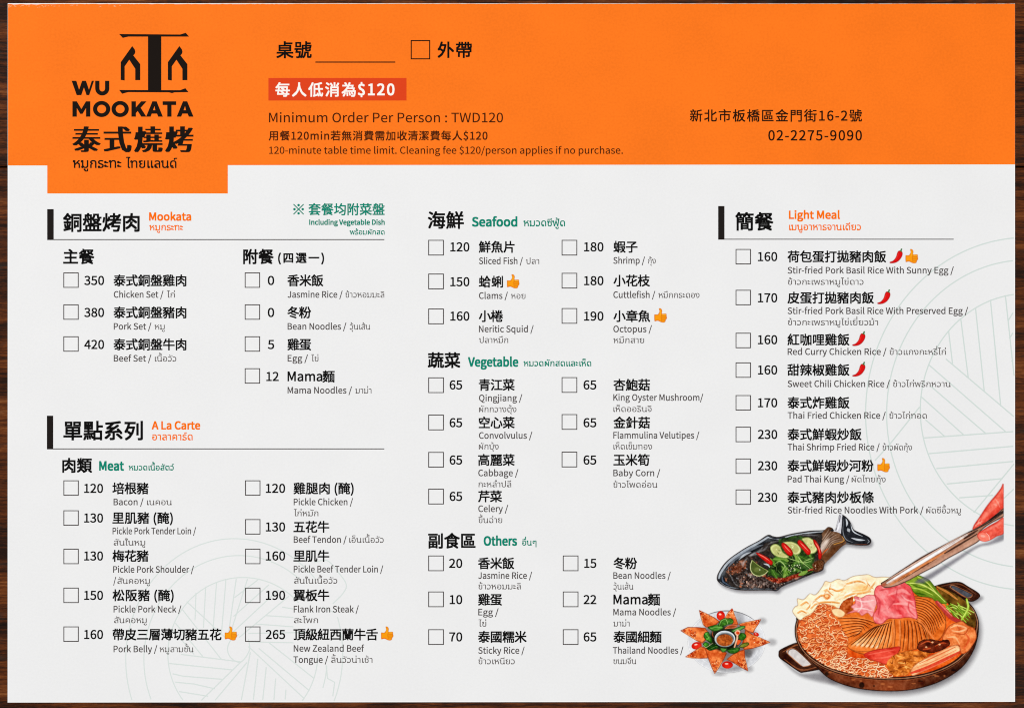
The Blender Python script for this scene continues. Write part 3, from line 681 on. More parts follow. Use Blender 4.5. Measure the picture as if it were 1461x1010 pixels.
strips('grill_pan_line_drawing', [
    [((x - 1170) * 2.591, (y - 400) * 2.591) for x, y in ell(1465, 590, 230, 251, 85, 275, 90)], [((x - 1170) * 2.591, (y - 400) * 2.591) for x, y in ell(1465, 590, 200, 219, 85, 275, 90)],
    [((x - 1170) * 2.591, (y - 400) * 2.591) for x, y in ell(1465, 585, 152, 166, 85, 275, 80)],
    [(475, 185), (490, 310)], [(520, 140), (548, 360)], [(575, 105), (607, 410)], [(630, 72), (668, 465)], [(685, 55), (718, 360)], [(695, 150), (722, 105)], [(700, 215), (722, 180)], [(708, 300), (722, 280)],
    [(465, 290), (722, 508)], [(400, 310), (685, 558)], [(408, 390), (612, 565)], [(374, 430), (530, 570)], [(390, 515), (462, 577)], [(385, 582), (722, 558)], [(402, 640), (722, 612)], [(430, 695), (722, 668)], [(468, 752), (675, 732)], [(515, 803), (640, 794)],
    [(722, 672), (568, 858)], [(722, 765), (600, 880)], [(368, 468), (262, 600), (203, 666)],
], (2.591, 1170, 400), 1.7, M['sage'], menu)

# ------------------------------------------------------------------ the fish dish
rnd = random.Random(3)
Print.grade = (1.05, 1.0)
def fish():
    Z = (5.844, 1010, 720); pic = empty('fish_dish_picture', menu)
    out = [(75, 620), (90, 560), (160, 465), (300, 365), (420, 300), (500, 250), (545, 262), (595, 266), (700, 240), (850, 216), (968, 210), (1000, 186), (1035, 192), (1058, 215), (1085, 130), (1100, 80), (1140, 92), (1185, 140), (1215, 205), (1300, 245), (1350, 275), (1360, 310), (1330, 336), (1240, 337), (1150, 327), (1110, 352), (1060, 402), (1000, 460), (966, 495), (955, 545), (860, 580), (740, 630), (620, 680), (575, 716), (500, 711), (280, 711), (180, 692), (110, 660)]
    P = Print((30, 40, 1420, 790), Z, 0.8)
    P.poly([(x + 14, y + 22) for x, y in out], (118, 114, 122), soft=7, alpha=0.5); P.emit('printed_shadow', pic)
    P = Print((60, 60, 1380, 730), Z, 0.5)
    n1, n2 = P.noise(70, 11, 4, -0.5, 2.6), P.noise(22, 12, 3)
    base = np.array([34, 36, 40.0]) + (n1[..., None] - 0.45) * np.array([120, 126, 130.0]) + (n2[..., None] - 0.5) * 36
    P.poly(out, base, soft=0.9)
    body = P.a.copy()
    # glossy rims of the fish-shaped platter
    P.stroke([(92, 610), (110, 560), (180, 470), (310, 378), (430, 312), (505, 266)], 20, (196, 204, 212), 0.85, 0.4, lock=True)
    P.stroke([(150, 540), (240, 440), (380, 360), (470, 330)], 26, (150, 160, 172), 0.6, 0.9, lock=True)
    P.stroke([(250, 470), (300, 420), (360, 392)], 16, (225, 232, 238), 0.75, 0.9, lock=True)
    P.stroke([(505, 272), (600, 284), (700, 256), (850, 232), (960, 222)], 12, (205, 212, 218), 0.8, 0.4, lock=True)
    P.stroke([(500, 258), (560, 280), (640, 274)], 10, (30, 32, 38), 0.8, lock=True)
    P.stroke([(100, 640), (160, 680), (280, 695), (500, 698), (570, 702)], 9, (150, 158, 166), 0.8, 0.5, lock=True)
    P.stroke([(120, 600), (128, 640), (190, 676)], 14, (120, 150, 185), 0.5, 0.6, lock=True)
    P.tone((82, 62, 54), sstep(-1.0, -0.2, P.sd(smooth_pts(P.c(out)))) * 0.8)
    P.emit('platter', pic)
    P = Print((1030, 60, 1380, 360), Z, 0.45)                     # tail of the platter
    P.poly([(1042, 225), (1062, 205), (1085, 130), (1102, 78), (1122, 90), (1118, 160), (1112, 235), (1092, 232), (1060, 240)], (214, 214, 220), soft=1)
    P.stroke([(1104, 90), (1092, 150), (1066, 212)], 7, (90, 84, 88), 0.8, lock=True)
    P.stroke([(1094, 150), (1080, 215)], 16, (244, 244, 248), 0.9, 0.5, lock=True)
    P.poly([(1122, 92), (1148, 104), (1184, 145), (1210, 205), (1240, 222), (1300, 248), (1348, 278), (1354, 308), (1328, 328), (1240, 328), (1160, 312), (1122, 280), (1110, 235), (1118, 160)], (34, 36, 42), soft=1, edge=((20, 20, 24), 1.6, 0.9))
    for s_, w_, a_ in (([(1150, 112), (1160, 150), (1155, 180)], 15, 0.9), ([(1190, 160), (1205, 210), (1232, 236), (1290, 262)], 10, 0.95), ([(1165, 195), (1180, 225)], 26, 0.75), ([(1195, 275), (1250, 290), (1310, 294)], 17, 0.9), ([(1132, 120), (1126, 220), (1150, 285), (1210, 314)], 7, 0.55), ([(1330, 285), (1344, 305), (1326, 320)], 6, 0.7)):
        P.stroke(s_, w_, (214, 220, 226), a_, 0.85, lock=True)
    P.stroke([(1130, 300), (1180, 324), (1250, 330), (1330, 330)], 6, (170, 84, 50), 0.8, lock=True)
    P.emit('platter_tail', pic)
    P = Print((880, 170, 1170, 500), Z, 0.45)                     # the fish's own tail fin
    P.poly([(905, 330), (930, 275), (965, 220), (1002, 186), (1034, 196), (1020, 218), (1090, 232), (1140, 290), (1150, 322), (1108, 352), (1060, 402), (1000, 462), (964, 492), (930, 440)], np.array([118, 84, 60.0]) + (P.noise(40, 5, 3, -0.9, 3)[..., None] - 0.5) * np.array([120, 105, 90.0]), soft=1)
    for i in range(13):
        t = i / 12.0
        P.stroke([(925 + 60 * t, 330 + 70 * t), (975 + 65 * t, 260 + 60 * t), (1012 + 118 * t, 198 + 100 * t)], 6, [(206, 188, 174), (84, 58, 44), (226, 214, 204), (136, 104, 84)][i % 4], 0.6, 0.7, lock=True, soft=1.4)
    P.poly([(915, 370), (960, 310), (1010, 280), (1000, 320), (960, 380), (935, 410)], (222, 204, 192), soft=5, alpha=0.9)
    P.stroke([(1120, 262), (1132, 300), (1050, 330)], 7, (226, 160, 70), 0.8, lock=True)
    P.poly([(930, 430), (1000, 400), (1060, 350), (1100, 340), (1050, 405), (985, 465)], (92, 50, 22), soft=4, alpha=0.8)
    P.stroke([(945, 425), (975, 385), (1005, 362)], 10, (220, 92, 40), 0.8, 0.6, lock=True)
    P.emit('tail_fin', pic)
    P = Print((110, 240, 990, 730), Z, 0.45)                      # charred fish body
    nb, nf = P.noise(34, 21, 4), P.noise(12, 22, 2)
    col = np.array([46, 39, 36.0]) + (sstep(0.58, 0.76, nb) * sstep(330, 520, P.ZY))[..., None] * np.array([128, 70, 42.0]) + (nf[..., None] - 0.5) * 40
    P.poly([(140, 600), (170, 530), (240, 470), (330, 420), (420, 380), (480, 320), (600, 290), (760, 250), (880, 240), (950, 250), (940, 330), (930, 430), (968, 470), (950, 535), (860, 570), (740, 620), (600, 676), (560, 702), (420, 694), (260, 696), (170, 660)], col, soft=2.5, wob=1.2)
    P.poly([(180, 520), (230, 500), (300, 460), (320, 500), (280, 560), (230, 570), (190, 560)], np.array([150, 78, 48.0]) + (nf[..., None] - 0.5) * 150, soft=5, alpha=0.65, wob=2)
    for s_, w_, a_ in (([(340, 425), (400, 400), (460, 352)], 30, 0.45), ([(500, 330), (560, 300), (640, 285)], 22, 0.4), ([(300, 470), (270, 500)], 30, 0.35), ([(760, 258), (840, 250), (920, 256)], 12, 0.5), ([(300, 560), (360, 590), (420, 612)], 14, 0.35), ([(640, 655), (720, 620), (800, 590)], 8, 0.5), ([(330, 440), (300, 480), (290, 520)], 16, 0.5), ([(390, 400), (350, 425)], 14, 0.6), ([(420, 392), (470, 372), (500, 340)], 16, 0.4), ([(190, 590), (215, 640)], 10, 0.5), ([(200, 620), (230, 660), (260, 680)], 8, 0.45)): P.stroke(s_, w_, (176, 182, 190), a_, 0.9, lock=True, soft=2.5)
    P.poly([(240, 590), (330, 560), (420, 600), (560, 640), (640, 620), (600, 670), (540, 695), (420, 690), (300, 680)], np.array([84, 66, 60.0]) + (nf[..., None] - 0.5) * 190 + (nb[..., None] - 0.5) * 170, soft=5, alpha=0.7, wob=1.5)
    P.poly([(470, 595), (560, 610), (680, 590), (800, 555), (860, 520), (900, 490), (880, 545), (760, 600), (640, 640), (560, 650), (500, 620)], np.array([150, 46, 20.0]) + (nf[..., None] - 0.5) * 150, soft=3, alpha=0.9, wob=1.2)
    P.poly([(860, 500), (920, 460), (965, 470), (950, 535), (890, 555)], np.array([110, 62, 30.0]) + (nf[..., None] - 0.5) * 120, soft=3, alpha=0.8)
    for i in range(90):
        x, y = rnd.uniform(260, 900), 0; y = rnd.uniform(560, 700) if x < 650 else rnd.uniform(500, 600)
        P.dab(x, y, rnd.uniform(3, 9), rnd.uniform(2, 5), rnd.choice([(226, 212, 200), (240, 190, 160), (20, 16, 15), (180, 90, 50), (12, 12, 12)]), 0.7, rnd.uniform(0, 3))
    for i in range(50):
        P.dab(rnd.uniform(150, 340), rnd.uniform(470, 660), rnd.uniform(4, 12), rnd.uniform(2, 6), rnd.choice([(20, 18, 18), (30, 26, 26), (210, 120, 80), (140, 140, 145)]), 0.7, rnd.uniform(0, 3))
    P.emit('grilled_fish', pic)
    P = Print((470, 240, 930, 620), Z, 0.45)                      # herbs
    g = np.array([36, 62, 22.0]) + (P.noise(26, 31, 3)[..., None] - 0.4) * np.array([80, 120, 50.0])
    P.poly([(490, 580), (520, 500), (560, 420), (590, 330), (610, 280), (760, 262), (880, 300), (900, 390), (880, 470), (850, 530), (740, 570), (620, 604), (540, 590)], g, soft=2.5, wob=2.0)
    P.poly([(580, 320), (640, 290), (700, 280), (760, 270), (740, 310), (650, 320), (600, 345)], (52, 64, 40), soft=3, alpha=0.8)
    for i in range(40):
        cx, cy = rnd.uniform(540, 860), rnd.uniform(425, 570); a = rnd.uniform(-2.6, 0.6); L = rnd.uniform(24, 60)
        dx, dy = math.cos(a), math.sin(a)
        P.poly([(cx - dx * L, cy - dy * L), (cx - dy * L * 0.38, cy + dx * L * 0.38), (cx + dx * L, cy + dy * L), (cx + dy * L * 0.38, cy - dx * L * 0.38)], rnd.choice([(98, 144, 48), (54, 98, 30), (136, 172, 72), (26, 46, 16), (74, 120, 40), (20, 36, 14)]), soft=1.2, alpha=0.9 * 1)
        P.stroke([(cx - dx * L, cy - dy * L), (cx + dx * L, cy + dy * L)], 4, (150, 180, 96), 0.6, lock=True)
    for s_ in ([(560, 490), (600, 470), (640, 510), (610, 560)], [(740, 410), (780, 470), (850, 530)], [(660, 440), (720, 460), (800, 480), (860, 470)], [(640, 560), (650, 520), (600, 460)], [(800, 470), (880, 440)]):
        P.stroke(s_, 8, (164, 192, 112), 0.9, 0.6)
    for i in range(40): P.dab(rnd.uniform(660, 780), rnd.uniform(490, 560), rnd.uniform(3, 8), rnd.uniform(3, 5), rnd.choice([(222, 226, 190), (170, 186, 120), (30, 46, 20)]), 0.85, rnd.uniform(0, 3))
    P.emit('herb_leaves', pic)
    def lime(pts, pale, core, bb):
        P = Print(bb, Z, 0.42); P.poly(pts, pale, soft=1, edge=((120, 140, 60), 1.4, 0.9)); c = np.mean(pts, 0)
        q = [(c[0] + (x - c[0]) * 0.76, c[1] + (y - c[1]) * 0.76) for x, y in pts]; P.poly(q, core, soft=2, alpha=0.85)
        for i in range(7):
            P.dab(c[0] + rnd.uniform(-26, 26), c[1] + rnd.uniform(-20, 20), 7, 4, rnd.choice([(150, 156, 84), (232, 232, 178), (120, 126, 70)]), 0.8, rnd.uniform(0, 3))
        P.emit('lime_slice', pic)
    lime([(522, 350), (560, 325), (600, 345), (625, 395), (676, 432), (640, 444), (570, 428), (530, 392)], (216, 218, 150), (190, 190, 116), (505, 310, 690, 460))
    lime([(630, 312), (690, 306), (750, 330), (776, 376), (755, 410), (715, 412), (690, 370), (640, 330)], (220, 222, 158), (186, 184, 112), (615, 295, 790, 425))
    lime([(785, 280), (840, 272), (890, 305), (912, 360), (895, 395), (850, 405), (830, 350), (800, 310)], (222, 222, 160), (206, 204, 136), (775, 262, 925, 418))
    def pepper(pts, hl, bb):
        P = Print(bb, Z, 0.42); P.poly(pts, (206, 26, 18), soft=1, edge=((130, 10, 10), 1.6, 0.7)); P.stroke(hl, 9, (250, 140, 120), 0.85, 0.8, lock=True); P.emit('red_pepper', pic)
    pepper([(620, 316), (645, 322), (690, 365), (708, 402), (695, 425), (665, 415), (632, 375), (614, 340)], [(635, 335), (660, 365), (690, 395)], (600, 300, 722, 440))
    pepper([(750, 300), (775, 296), (830, 350), (855, 380), (850, 412), (825, 412), (790, 372), (752, 330)], [(770, 315), (800, 345), (838, 385)], (738, 284, 870, 426))
    pepper([(878, 290), (900, 300), (930, 350), (948, 400), (942, 450), (922, 445), (915, 380), (885, 325)], [(895, 312), (922, 355), (935, 405)], (866, 276, 962, 466))
    pepper([(400, 398), (440, 408), (500, 440), (538, 470), (532, 500), (500, 488), (440, 440)], [(420, 408), (470, 435), (515, 468)], (386, 386, 552, 512))
    P = Print((340, 450, 540, 605), Z, 0.42)                      # lime wedge near the head
    P.poly([(368, 462), (356, 500), (358, 545), (385, 580), (430, 592), (475, 575), (500, 550), (430, 510)], (78, 92, 40), soft=1, smooth=False, n=4)
    P.stroke([(368, 462), (356, 500), (358, 545), (385, 580), (430, 592), (475, 575), (500, 550)], 7, (202, 208, 150), 0.95)
    P.stroke([(368, 462), (430, 510), (500, 550)], 6, (150, 164, 90), 0.9)
    P.dab(410, 540, 30, 20, (112, 124, 62), 0.8); P.dab(432, 540, 5, 4, (235, 240, 210), 0.9)
    P.stroke([(465, 490), (500, 500), (515, 520)], 14, (200, 206, 212), 0.8, 0.7)
    P.emit('lime_wedge', pic)
fish()

# ------------------------------------------------------------------ the plate of toast triangles
def toast():
    Z = (8.419, 960, 855); pic = empty('toast_plate_picture', menu)
    P = Print((140, 90, 1260, 920), Z, 0.7)
    for c in ((1075, 255, 36), (1190, 510, 40), (910, 830, 40), (560, 860, 60)): P.dab(c[0], c[1], c[2] * 1.3, c[2], (135, 132, 136), 0.35, soft=1.4, lock=False)
    P.emit('printed_shadow', pic)
    P = Print((160, 110, 1130, 900), Z, 0.5)
    ring = ell(645, 505, 465, 372, 0, 352, 40)
    sh = np.array([214, 215, 218.0]) - (P.noise(120, 3, 2)[..., None] - 0.5) * 18 - sstep(500, 800, P.ZY)[..., None] * 4
    P.poly(ring, sh, soft=1.2, smooth=False); P.poly(ell(645, 500, 395, 312, 0, 352, 40), (200, 201, 205), soft=10, alpha=0.55, smooth=False)
    P.stroke(ell(645, 505, 460, 367, 0, 360, 40), 6, (238, 238, 240), 0.9); P.stroke(ell(645, 500, 400, 318, 20, 200, 30), 5, (236, 236, 238), 0.6)
    P.stroke(ell(645, 505, 463, 370, 232, 318, 24), 10, (92, 92, 96), 0.85, 0.8)
    P.poly([(420, 700), (560, 780), (700, 800), (880, 740), (960, 600), (1040, 560), (940, 640), (840, 830), (560, 850)], (96, 92, 92), soft=9, alpha=0.45)
    P.poly([(380, 330), (560, 240), (800, 260), (960, 380), (960, 600), (820, 720), (560, 760), (380, 640), (320, 480)], (70, 62, 58), soft=12, alpha=0.6)
    P.dab(905, 640, 45, 55, (86, 84, 86), 0.6, soft=0.8); P.dab(790, 200, 60, 70, (150, 150, 154), 0.6, soft=1.2)
    P.emit('plate', pic)
    def tomato(cx, cy, rx, ry, ang=0.0):
        P = Print((cx - rx * 1.5, cy - rx * 1.5, cx + rx * 1.5, cy + rx * 1.5), Z, 0.4)
        P.dab(cx, cy, rx, ry, (198, 30, 18), 1, ang, 0.1, False); P.dab(cx + rx * 0.1, cy + ry * 0.2, rx * 0.75, ry * 0.7, (226, 52, 30), 0.7, ang, 0.6)
        P.dab(cx - rx * 0.15, cy - ry * 0.3, rx * 0.32, ry * 0.2, (255, 214, 200), 0.9, ang, 0.6); P.emit('cherry_tomato', pic)
    tomato(285, 552, 62, 44, -0.2); tomato(575, 192, 50, 56); tomato(655, 782, 66, 44); tomato(1000, 416, 34, 24, 0.3)
    P = Print((520, 130, 630, 260), Z, 0.4)
    T = [([(315, 126), (400, 165), (500, 215), (560, 262), (520, 300), (440, 330), (395, 330), (362, 300), (335, 210)], 1),
         ([(712, 105), (735, 165), (765, 240), (785, 300), (720, 300), (640, 260), (625, 215), (665, 150)], 2),
         ([(1058, 236), (1030, 290), (985, 355), (965, 402), (900, 380), (830, 330), (790, 295), (880, 268)], 3),
         ([(92, 372), (180, 330), (290, 330), (390, 340), (430, 400), (400, 480), (350, 525), (280, 490), (200, 440)], 4),
         ([(150, 686), (240, 625), (340, 560), (400, 580), (430, 640), (415, 702), (330, 706), (230, 702)], 5),
         ([(1168, 510), (1080, 548), (960, 585), (860, 600), (820, 560), (850, 470), (870, 360), (960, 420), (1060, 460)], 6),
         ([(502, 888), (468, 820), (430, 720), (385, 590), (470, 570), (580, 600), (648, 640), (600, 740), (545, 830)], 7),
         ([(902, 856), (820, 815), (740, 765), (645, 715), (700, 670), (780, 620), (860, 600), (866, 700), (888, 780)], 8)]
    for pts, sd in T:
        xs, ys = zip(*pts); P = Print((min(xs) - 12, min(ys) - 12, max(xs) + 12, max(ys) + 12), Z, 0.4)
        n, n2 = P.noise(60, 40 + sd, 3), P.noise(16, 60 + sd, 2)
        base = np.array([220, 112, 56.0]) + (n[..., None] - 0.5) * np.array([80, 110, 90.0]) + (n2[..., None] - 0.5) * np.array([26, 40, 30.0])
        P.poly(pts, base, soft=1.2, smooth=False, edge=((140, 54, 22), 1.8, 0.8))
        c = np.mean(pts, 0); a = np.array(pts[0], float); d = (a - c) / np.hypot(*(a - c))
        i0 = pts[1]; i1 = pts[-1]
        far = pts[3 if sd not in (2, 6) else 2]
        P.stroke([tuple(a - d * 20 + np.array([2, 4])), (np.array(pts[-1]) * 0.9 + c * 0.1).tolist(), (np.array(pts[-2]) * 0.9 + c * 0.1).tolist()], 9, (250, 184, 122), 0.8, 0.4, lock=True)
        P.stroke([tuple(a - d * 24), (np.array(i0) * 0.88 + c * 0.12).tolist(), (np.array(pts[2]) * 0.88 + c * 0.12).tolist()], 6, (252, 196, 140), 0.55, 0.5, lock=True)
        r2 = random.Random(sd)
        for i in range(13):
            t, u = r2.random() ** 0.7 * 0.85, r2.uniform(-0.8, 0.8); q = c + (a - c) * t + np.array([-d[1], d[0]]) * u * 70 * (1 - t)
            P.dab(q[0], q[1], r2.uniform(7, 22), r2.uniform(6, 15), r2.choice([(166, 54, 20), (140, 48, 20), (214, 70, 26), (240, 150, 92), (190, 64, 22)]), 0.7, r2.uniform(0, 3), 0.7)
        for i in range(12):
            t, u = r2.random() * 0.9, r2.uniform(-0.9, 0.9); q = c + (a - c) * t + np.array([-d[1], d[0]]) * u * 70 * (1 - t)
            P.dab(q[0], q[1], r2.uniform(4, 12), r2.uniform(3, 6), r2.choice([(252, 204, 156), (255, 222, 186), (120, 36, 14)]), 0.7, r2.uniform(0, 3), 0.7)
        P.emit('toast_triangle', pic)
    P = Print((340, 200, 930, 670), Z, 0.4)                       # salad ring round the dip
    n = P.noise(24, 71, 3)
    leafs = [([(548, 300), (570, 250), (620, 222), (660, 225), (690, 222), (725, 245), (720, 285), (660, 300), (600, 320)], (66, 118, 40)), ([(420, 330), (480, 310), (540, 300), (600, 320), (590, 352), (500, 380), (450, 360)], (70, 128, 48)),
             ([(368, 430), (390, 392), (430, 390), (445, 430), (470, 480), (460, 520), (420, 500), (380, 465)], (62, 120, 40)), ([(362, 540), (385, 510), (425, 520), (430, 550), (390, 572)], (72, 140, 50)),
             ([(400, 570), (480, 540), (560, 520), (600, 545), (520, 590), (440, 610)], (34, 74, 24)), ([(570, 545), (620, 545), (650, 570), (640, 610), (600, 632), (575, 600)], (72, 132, 54)),
             ([(655, 605), (720, 580), (800, 575), (790, 620), (740, 645), (680, 640)], (46, 100, 30)), ([(700, 380), (760, 340), (840, 312), (870, 330), (800, 372), (720, 390)], (90, 146, 70)),
             ([(790, 440), (810, 402), (860, 405), (880, 440), (850, 482), (805, 482)], (58, 114, 36)), ([(795, 565), (840, 525), (900, 512), (910, 540), (850, 575)], (120, 124, 44))]
    P.poly(ell(625, 470, 190, 150, 0, 350, 20), (34, 40, 20), soft=6, alpha=0.9, smooth=False)
    for q, c in leafs:
        P.poly(q, np.array(c, float) + (n[..., None] - 0.5) * np.array([70, 80, 50.0]), soft=1, edge=((28, 56, 18), 1.6, 0.7))
    for s_, c, w_ in (([(630, 225), (650, 260), (660, 296)], (190, 214, 140), 6), ([(560, 310), (580, 255), (640, 226)], (170, 206, 120), 7), ([(575, 545), (630, 548), (648, 585)], (196, 222, 170), 7), ([(365, 545), (400, 572), (478, 520)], (206, 216, 150), 7), ([(440, 350), (520, 330), (590, 335)], (150, 196, 110), 6), ([(725, 378), (800, 345)], (160, 204, 140), 6), ([(430, 600), (520, 560), (590, 550)], (110, 160, 70), 6), ([(660, 610), (740, 606), (795, 590)], (96, 150, 66), 5), ([(385, 400), (420, 440), (440, 490)], (150, 196, 110), 5)): P.stroke(s_, w_, c, 0.85, 0.5)
    P.poly([(622, 350), (660, 315), (720, 300), (775, 312), (740, 340), (680, 345)], (156, 72, 40), soft=1, edge=((226, 140, 100), 1.6, 0.7))
    P.stroke([(480, 380), (475, 420), (488, 450)], 12, (170, 78, 56), 0.8, 0.5)
    for x, y in ((400, 410), (412, 470), (390, 535)): P.dab(x, y, 14, 13, (96, 176, 62), 0.8, soft=0.7)
    P.dab(530, 530, 22, 10, (236, 232, 214), 0.8)
    P.emit('salad_leaves', pic)
    P = Print((480, 350, 780, 600), Z, 0.4)                       # the dip in its bowl
    P.dab(630, 475, 138, 112, (24, 26, 20), 0.85, soft=0.15, lock=False)
    P.dab(624, 470, 126, 98, (150, 160, 164), 1, soft=0.06); P.dab(624, 466, 120, 92, (206, 214, 218), 0.9, soft=0.08); P.dab(630, 476, 108, 80, (96, 104, 108), 0.9, soft=0.2)
    n = P.noise(18, 81, 3)
    P.poly(ell(622, 486, 98, 72, 0, 352, 24), np.array([172, 88, 36.0]) + (n[..., None] - 0.5) * np.array([120, 84, 44.0]), soft=1.4, smooth=False)
    for s_, w_, c in ((ell(624, 466, 118, 90, 185, 275, 12), 7, (246, 250, 252)), (ell(624, 466, 114, 86, 320, 400, 10), 10, (226, 232, 236)), (ell(622, 484, 96, 70, 190, 345, 14), 5, (90, 44, 22))): P.stroke(s_, w_, c, 0.8, 0.6)
    P.emit('dip_bowl', pic)
    P = Print((725, 355, 825, 575), Z, 0.4)
    P.poly([(742, 390), (775, 362), (806, 375), (805, 405), (785, 430), (782, 470), (765, 520), (745, 572), (732, 566), (752, 500), (764, 440), (748, 415)], (240, 206, 176), soft=1, edge=((190, 120, 80), 1.5, 0.7))
    P.dab(778, 398, 20, 20, (214, 70, 26), 0.95, soft=0.3); P.poly([(780, 485), (815, 492), (795, 530), (770, 540)], (226, 92, 40), soft=1)
    P.emit('spoon', pic)
Print.grade = (1.13, 1.0); toast()

# ------------------------------------------------------------------ the hot pot with its domed grill
def hotpot():
    Z = (3.1563, 1090, 690); pic = empty('hot_pot_picture', menu)
    body = [(160, 590), (146, 620), (139, 660), (158, 722), (205, 787), (250, 838), (300, 879), (390, 913), (500, 930), (620, 931), (720, 914), (810, 880), (890, 826), (940, 756), (964, 680), (963, 610), (935, 548), (870, 498), (790, 460), (600, 470), (300, 520)]
    P = Print((40, 420, 1030, 1000), Z, 0.8)
    P.poly([(x + 10, y + 16) for x, y in body], (104, 98, 104), soft=13, alpha=0.62)
    P.poly([(80, 790), (160, 850), (250, 850), (330, 890), (300, 900), (160, 862)], (110, 104, 110), soft=8, alpha=0.5)
    P.poly([(900, 500), (975, 505), (980, 522), (930, 545)], (110, 104, 110), soft=8, alpha=0.5)
    P.emit('printed_shadow', pic)
    def handle(o, hole, hc, hl, bb):
        P = Print(bb, Z, 0.45); n = P.noise(30, 5, 3)
        P.poly(o, np.array([62, 32, 20.0]) + (n[..., None] - 0.5) * 40, soft=1, n=4, edge=((32, 18, 14), 1.6, 0.9))
        for s_, w_, c, a in hl: P.stroke(s_, w_, c, a, 0.5, lock=True)
        P.poly(hole, hc, soft=1, n=4); P.stroke(hole + [hole[0]], 4, (176, 112, 74), 0.8, smooth=True); P.stroke([(x + 3, y + 3) for x, y in hole], 2.5, (40, 24, 18), 0.7)
        P.emit('handle', pic)
    handle([(66, 764), (76, 744), (150, 713), (166, 735), (215, 780), (256, 815), (258, 832), (182, 847), (158, 845), (100, 805), (70, 782)], [(104, 762), (112, 744), (142, 744), (205, 802), (208, 814), (180, 822), (164, 815)], (206, 200, 198),
           [([(84, 756), (150, 724), (168, 748)], 6, (160, 98, 62), 0.8), ([(90, 788), (165, 836), (245, 822)], 6, (150, 92, 60), 0.8), ([(200, 785), (246, 822)], 10, (110, 62, 40), 0.8)], (50, 700, 275, 860))
    handle([(770, 462), (820, 446), (880, 441), (920, 462), (967, 492), (968, 512), (930, 530), (880, 505), (830, 480)], [(838, 466), (852, 456), (925, 490), (938, 501), (925, 512), (905, 508)], (78, 80, 88),
           [([(790, 462), (878, 450), (955, 496)], 4, (140, 88, 60), 0.7), ([(870, 490), (926, 520)], 5, (150, 92, 62), 0.7)], (755, 430, 985, 545))
    P = Print((125, 440, 980, 945), Z, 0.5)
    n, n2, n3 = P.noise(60, 7, 3, 0.2, 3), P.noise(14, 8, 2), P.noise(120, 9, 2)
    f = np.exp(-((P.ZX - 600) / 190) ** 2) + 0.55 * np.exp(-((P.ZX - 330) / 70) ** 2)
    col = np.array([62, 31, 18.0]) + f[..., None] * np.array([62, 32, 18.0]) + (n[..., None] - 0.5) * np.array([110, 62, 40.0]) + (n2[..., None] - 0.5) * 26
    P.poly(body, col, soft=1, edge=((36, 20, 14), 1.8, 0.9))
    for i in range(26):
        x = rnd.uniform(230, 900); P.dab(x, 900 - ((x - 570) / 330) ** 2 * 90 + rnd.uniform(-14, 14), rnd.uniform(4, 14), rnd.uniform(2, 5), rnd.choice([(30, 14, 8), (190, 116, 70), (150, 84, 46)]), 0.6, 0.0, 0.8)
    P.dab(440, 905, 12, 13, (30, 16, 10), 0.8, soft=0.5); P.dab(282, 855, 8, 9, (30, 16, 10), 0.8, soft=0.5)
    rim = [(162, 590), (146, 640), (150, 700), (182, 757), (232, 800), (302, 836), (400, 862), (560, 876), (682, 868), (782, 842), (862, 802), (914, 754), (946, 700), (960, 640), (956, 600), (930, 552), (868, 504), (785, 464)]
    P.stroke(rim, 13, (44, 25, 18), 0.95); P.stroke(rim, 4.5, (176, 128, 98), 0.85); P.stroke([(x, y + 9) for x, y in rim[3:13]], 3, (150, 86, 54), 0.7)
    P.emit('pan', pic)
    inner = [(168, 590), (153, 645), (160, 700), (190, 750), (240, 793), (308, 828), (402, 853), (560, 867), (680, 859), (776, 834), (854, 795), (904, 748), (937, 697), (951, 640), (948, 602), (924, 557), (866, 511), (780, 470), (600, 440), (400, 460), (230, 530)]
    P = Print((140, 430, 965, 880), Z, 0.55)
    n, n2 = P.noise(50, 13, 4), P.noise(10, 14, 2)
    P.poly(inner, np.array([218, 92, 30.0]) + (n[..., None] - 0.5) * np.array([70, 90, 60.0]) + (n2[..., None] - 0.5) * np.array([40, 50, 36.0]), soft=1)
    P.emit('broth', pic)
    def clipto(P, pts): P.a *= sstep(0.5, -0.5, P.sd(smooth_pts(P.c(pts))))
    # grill dome
    P = Print((300, 490, 835, 790), Z, 0.45)
    n, n2 = P.noise(40, 17, 3, 0.5, 2), P.noise(9, 18, 2)
    col = np.array([220, 114, 46.0]) + (n[..., None] - 0.5) * np.array([70, 64, 44.0]) + (n2[..., None] - 0.5) * 24
    P.poly([(312, 612), (330, 580), (400, 560), (500, 540), (600, 520), (690, 503), (760, 518), (802, 560), (820, 622), (800, 690), (740, 725), (640, 757), (560, 772), (480, 772), (400, 752), (350, 700)], col, soft=1.2, edge=((110, 48, 20), 2.2, 0.6))
    D, Lt = (92, 38, 16), (240, 176, 118)
    for i in range(7):
        a = [(332 + 5 * i, 606 + 15 * i), (400 + 3 * i, 604 + 12 * i), (455 - 4 * i, 612 + 10 * i), (505 - 17 * i, 628 + 10 * i)]
        P.stroke(a, 3.8, D, 0.9, 0.4, lock=True); P.stroke([(x, y - 5) for x, y in a], 3, Lt, 0.5, 0.6, lock=True)
    P.poly([(376, 726), (440, 680), (500, 640), (580, 614), (584, 680), (566, 735), (490, 752), (410, 752)], (228, 126, 56), soft=1, edge=((140, 66, 28), 1.6, 0.7))
    for i in range(8):
        P.stroke([(392 + 22 * i, 733 + 2.0 * i), (424 + 20 * i, 708), (452 + 18 * i, 690 - 2 * i)], 12, (255, 226, 182), 0.55 if i < 6 else 0.25, 0.9, lock=True, soft=3)
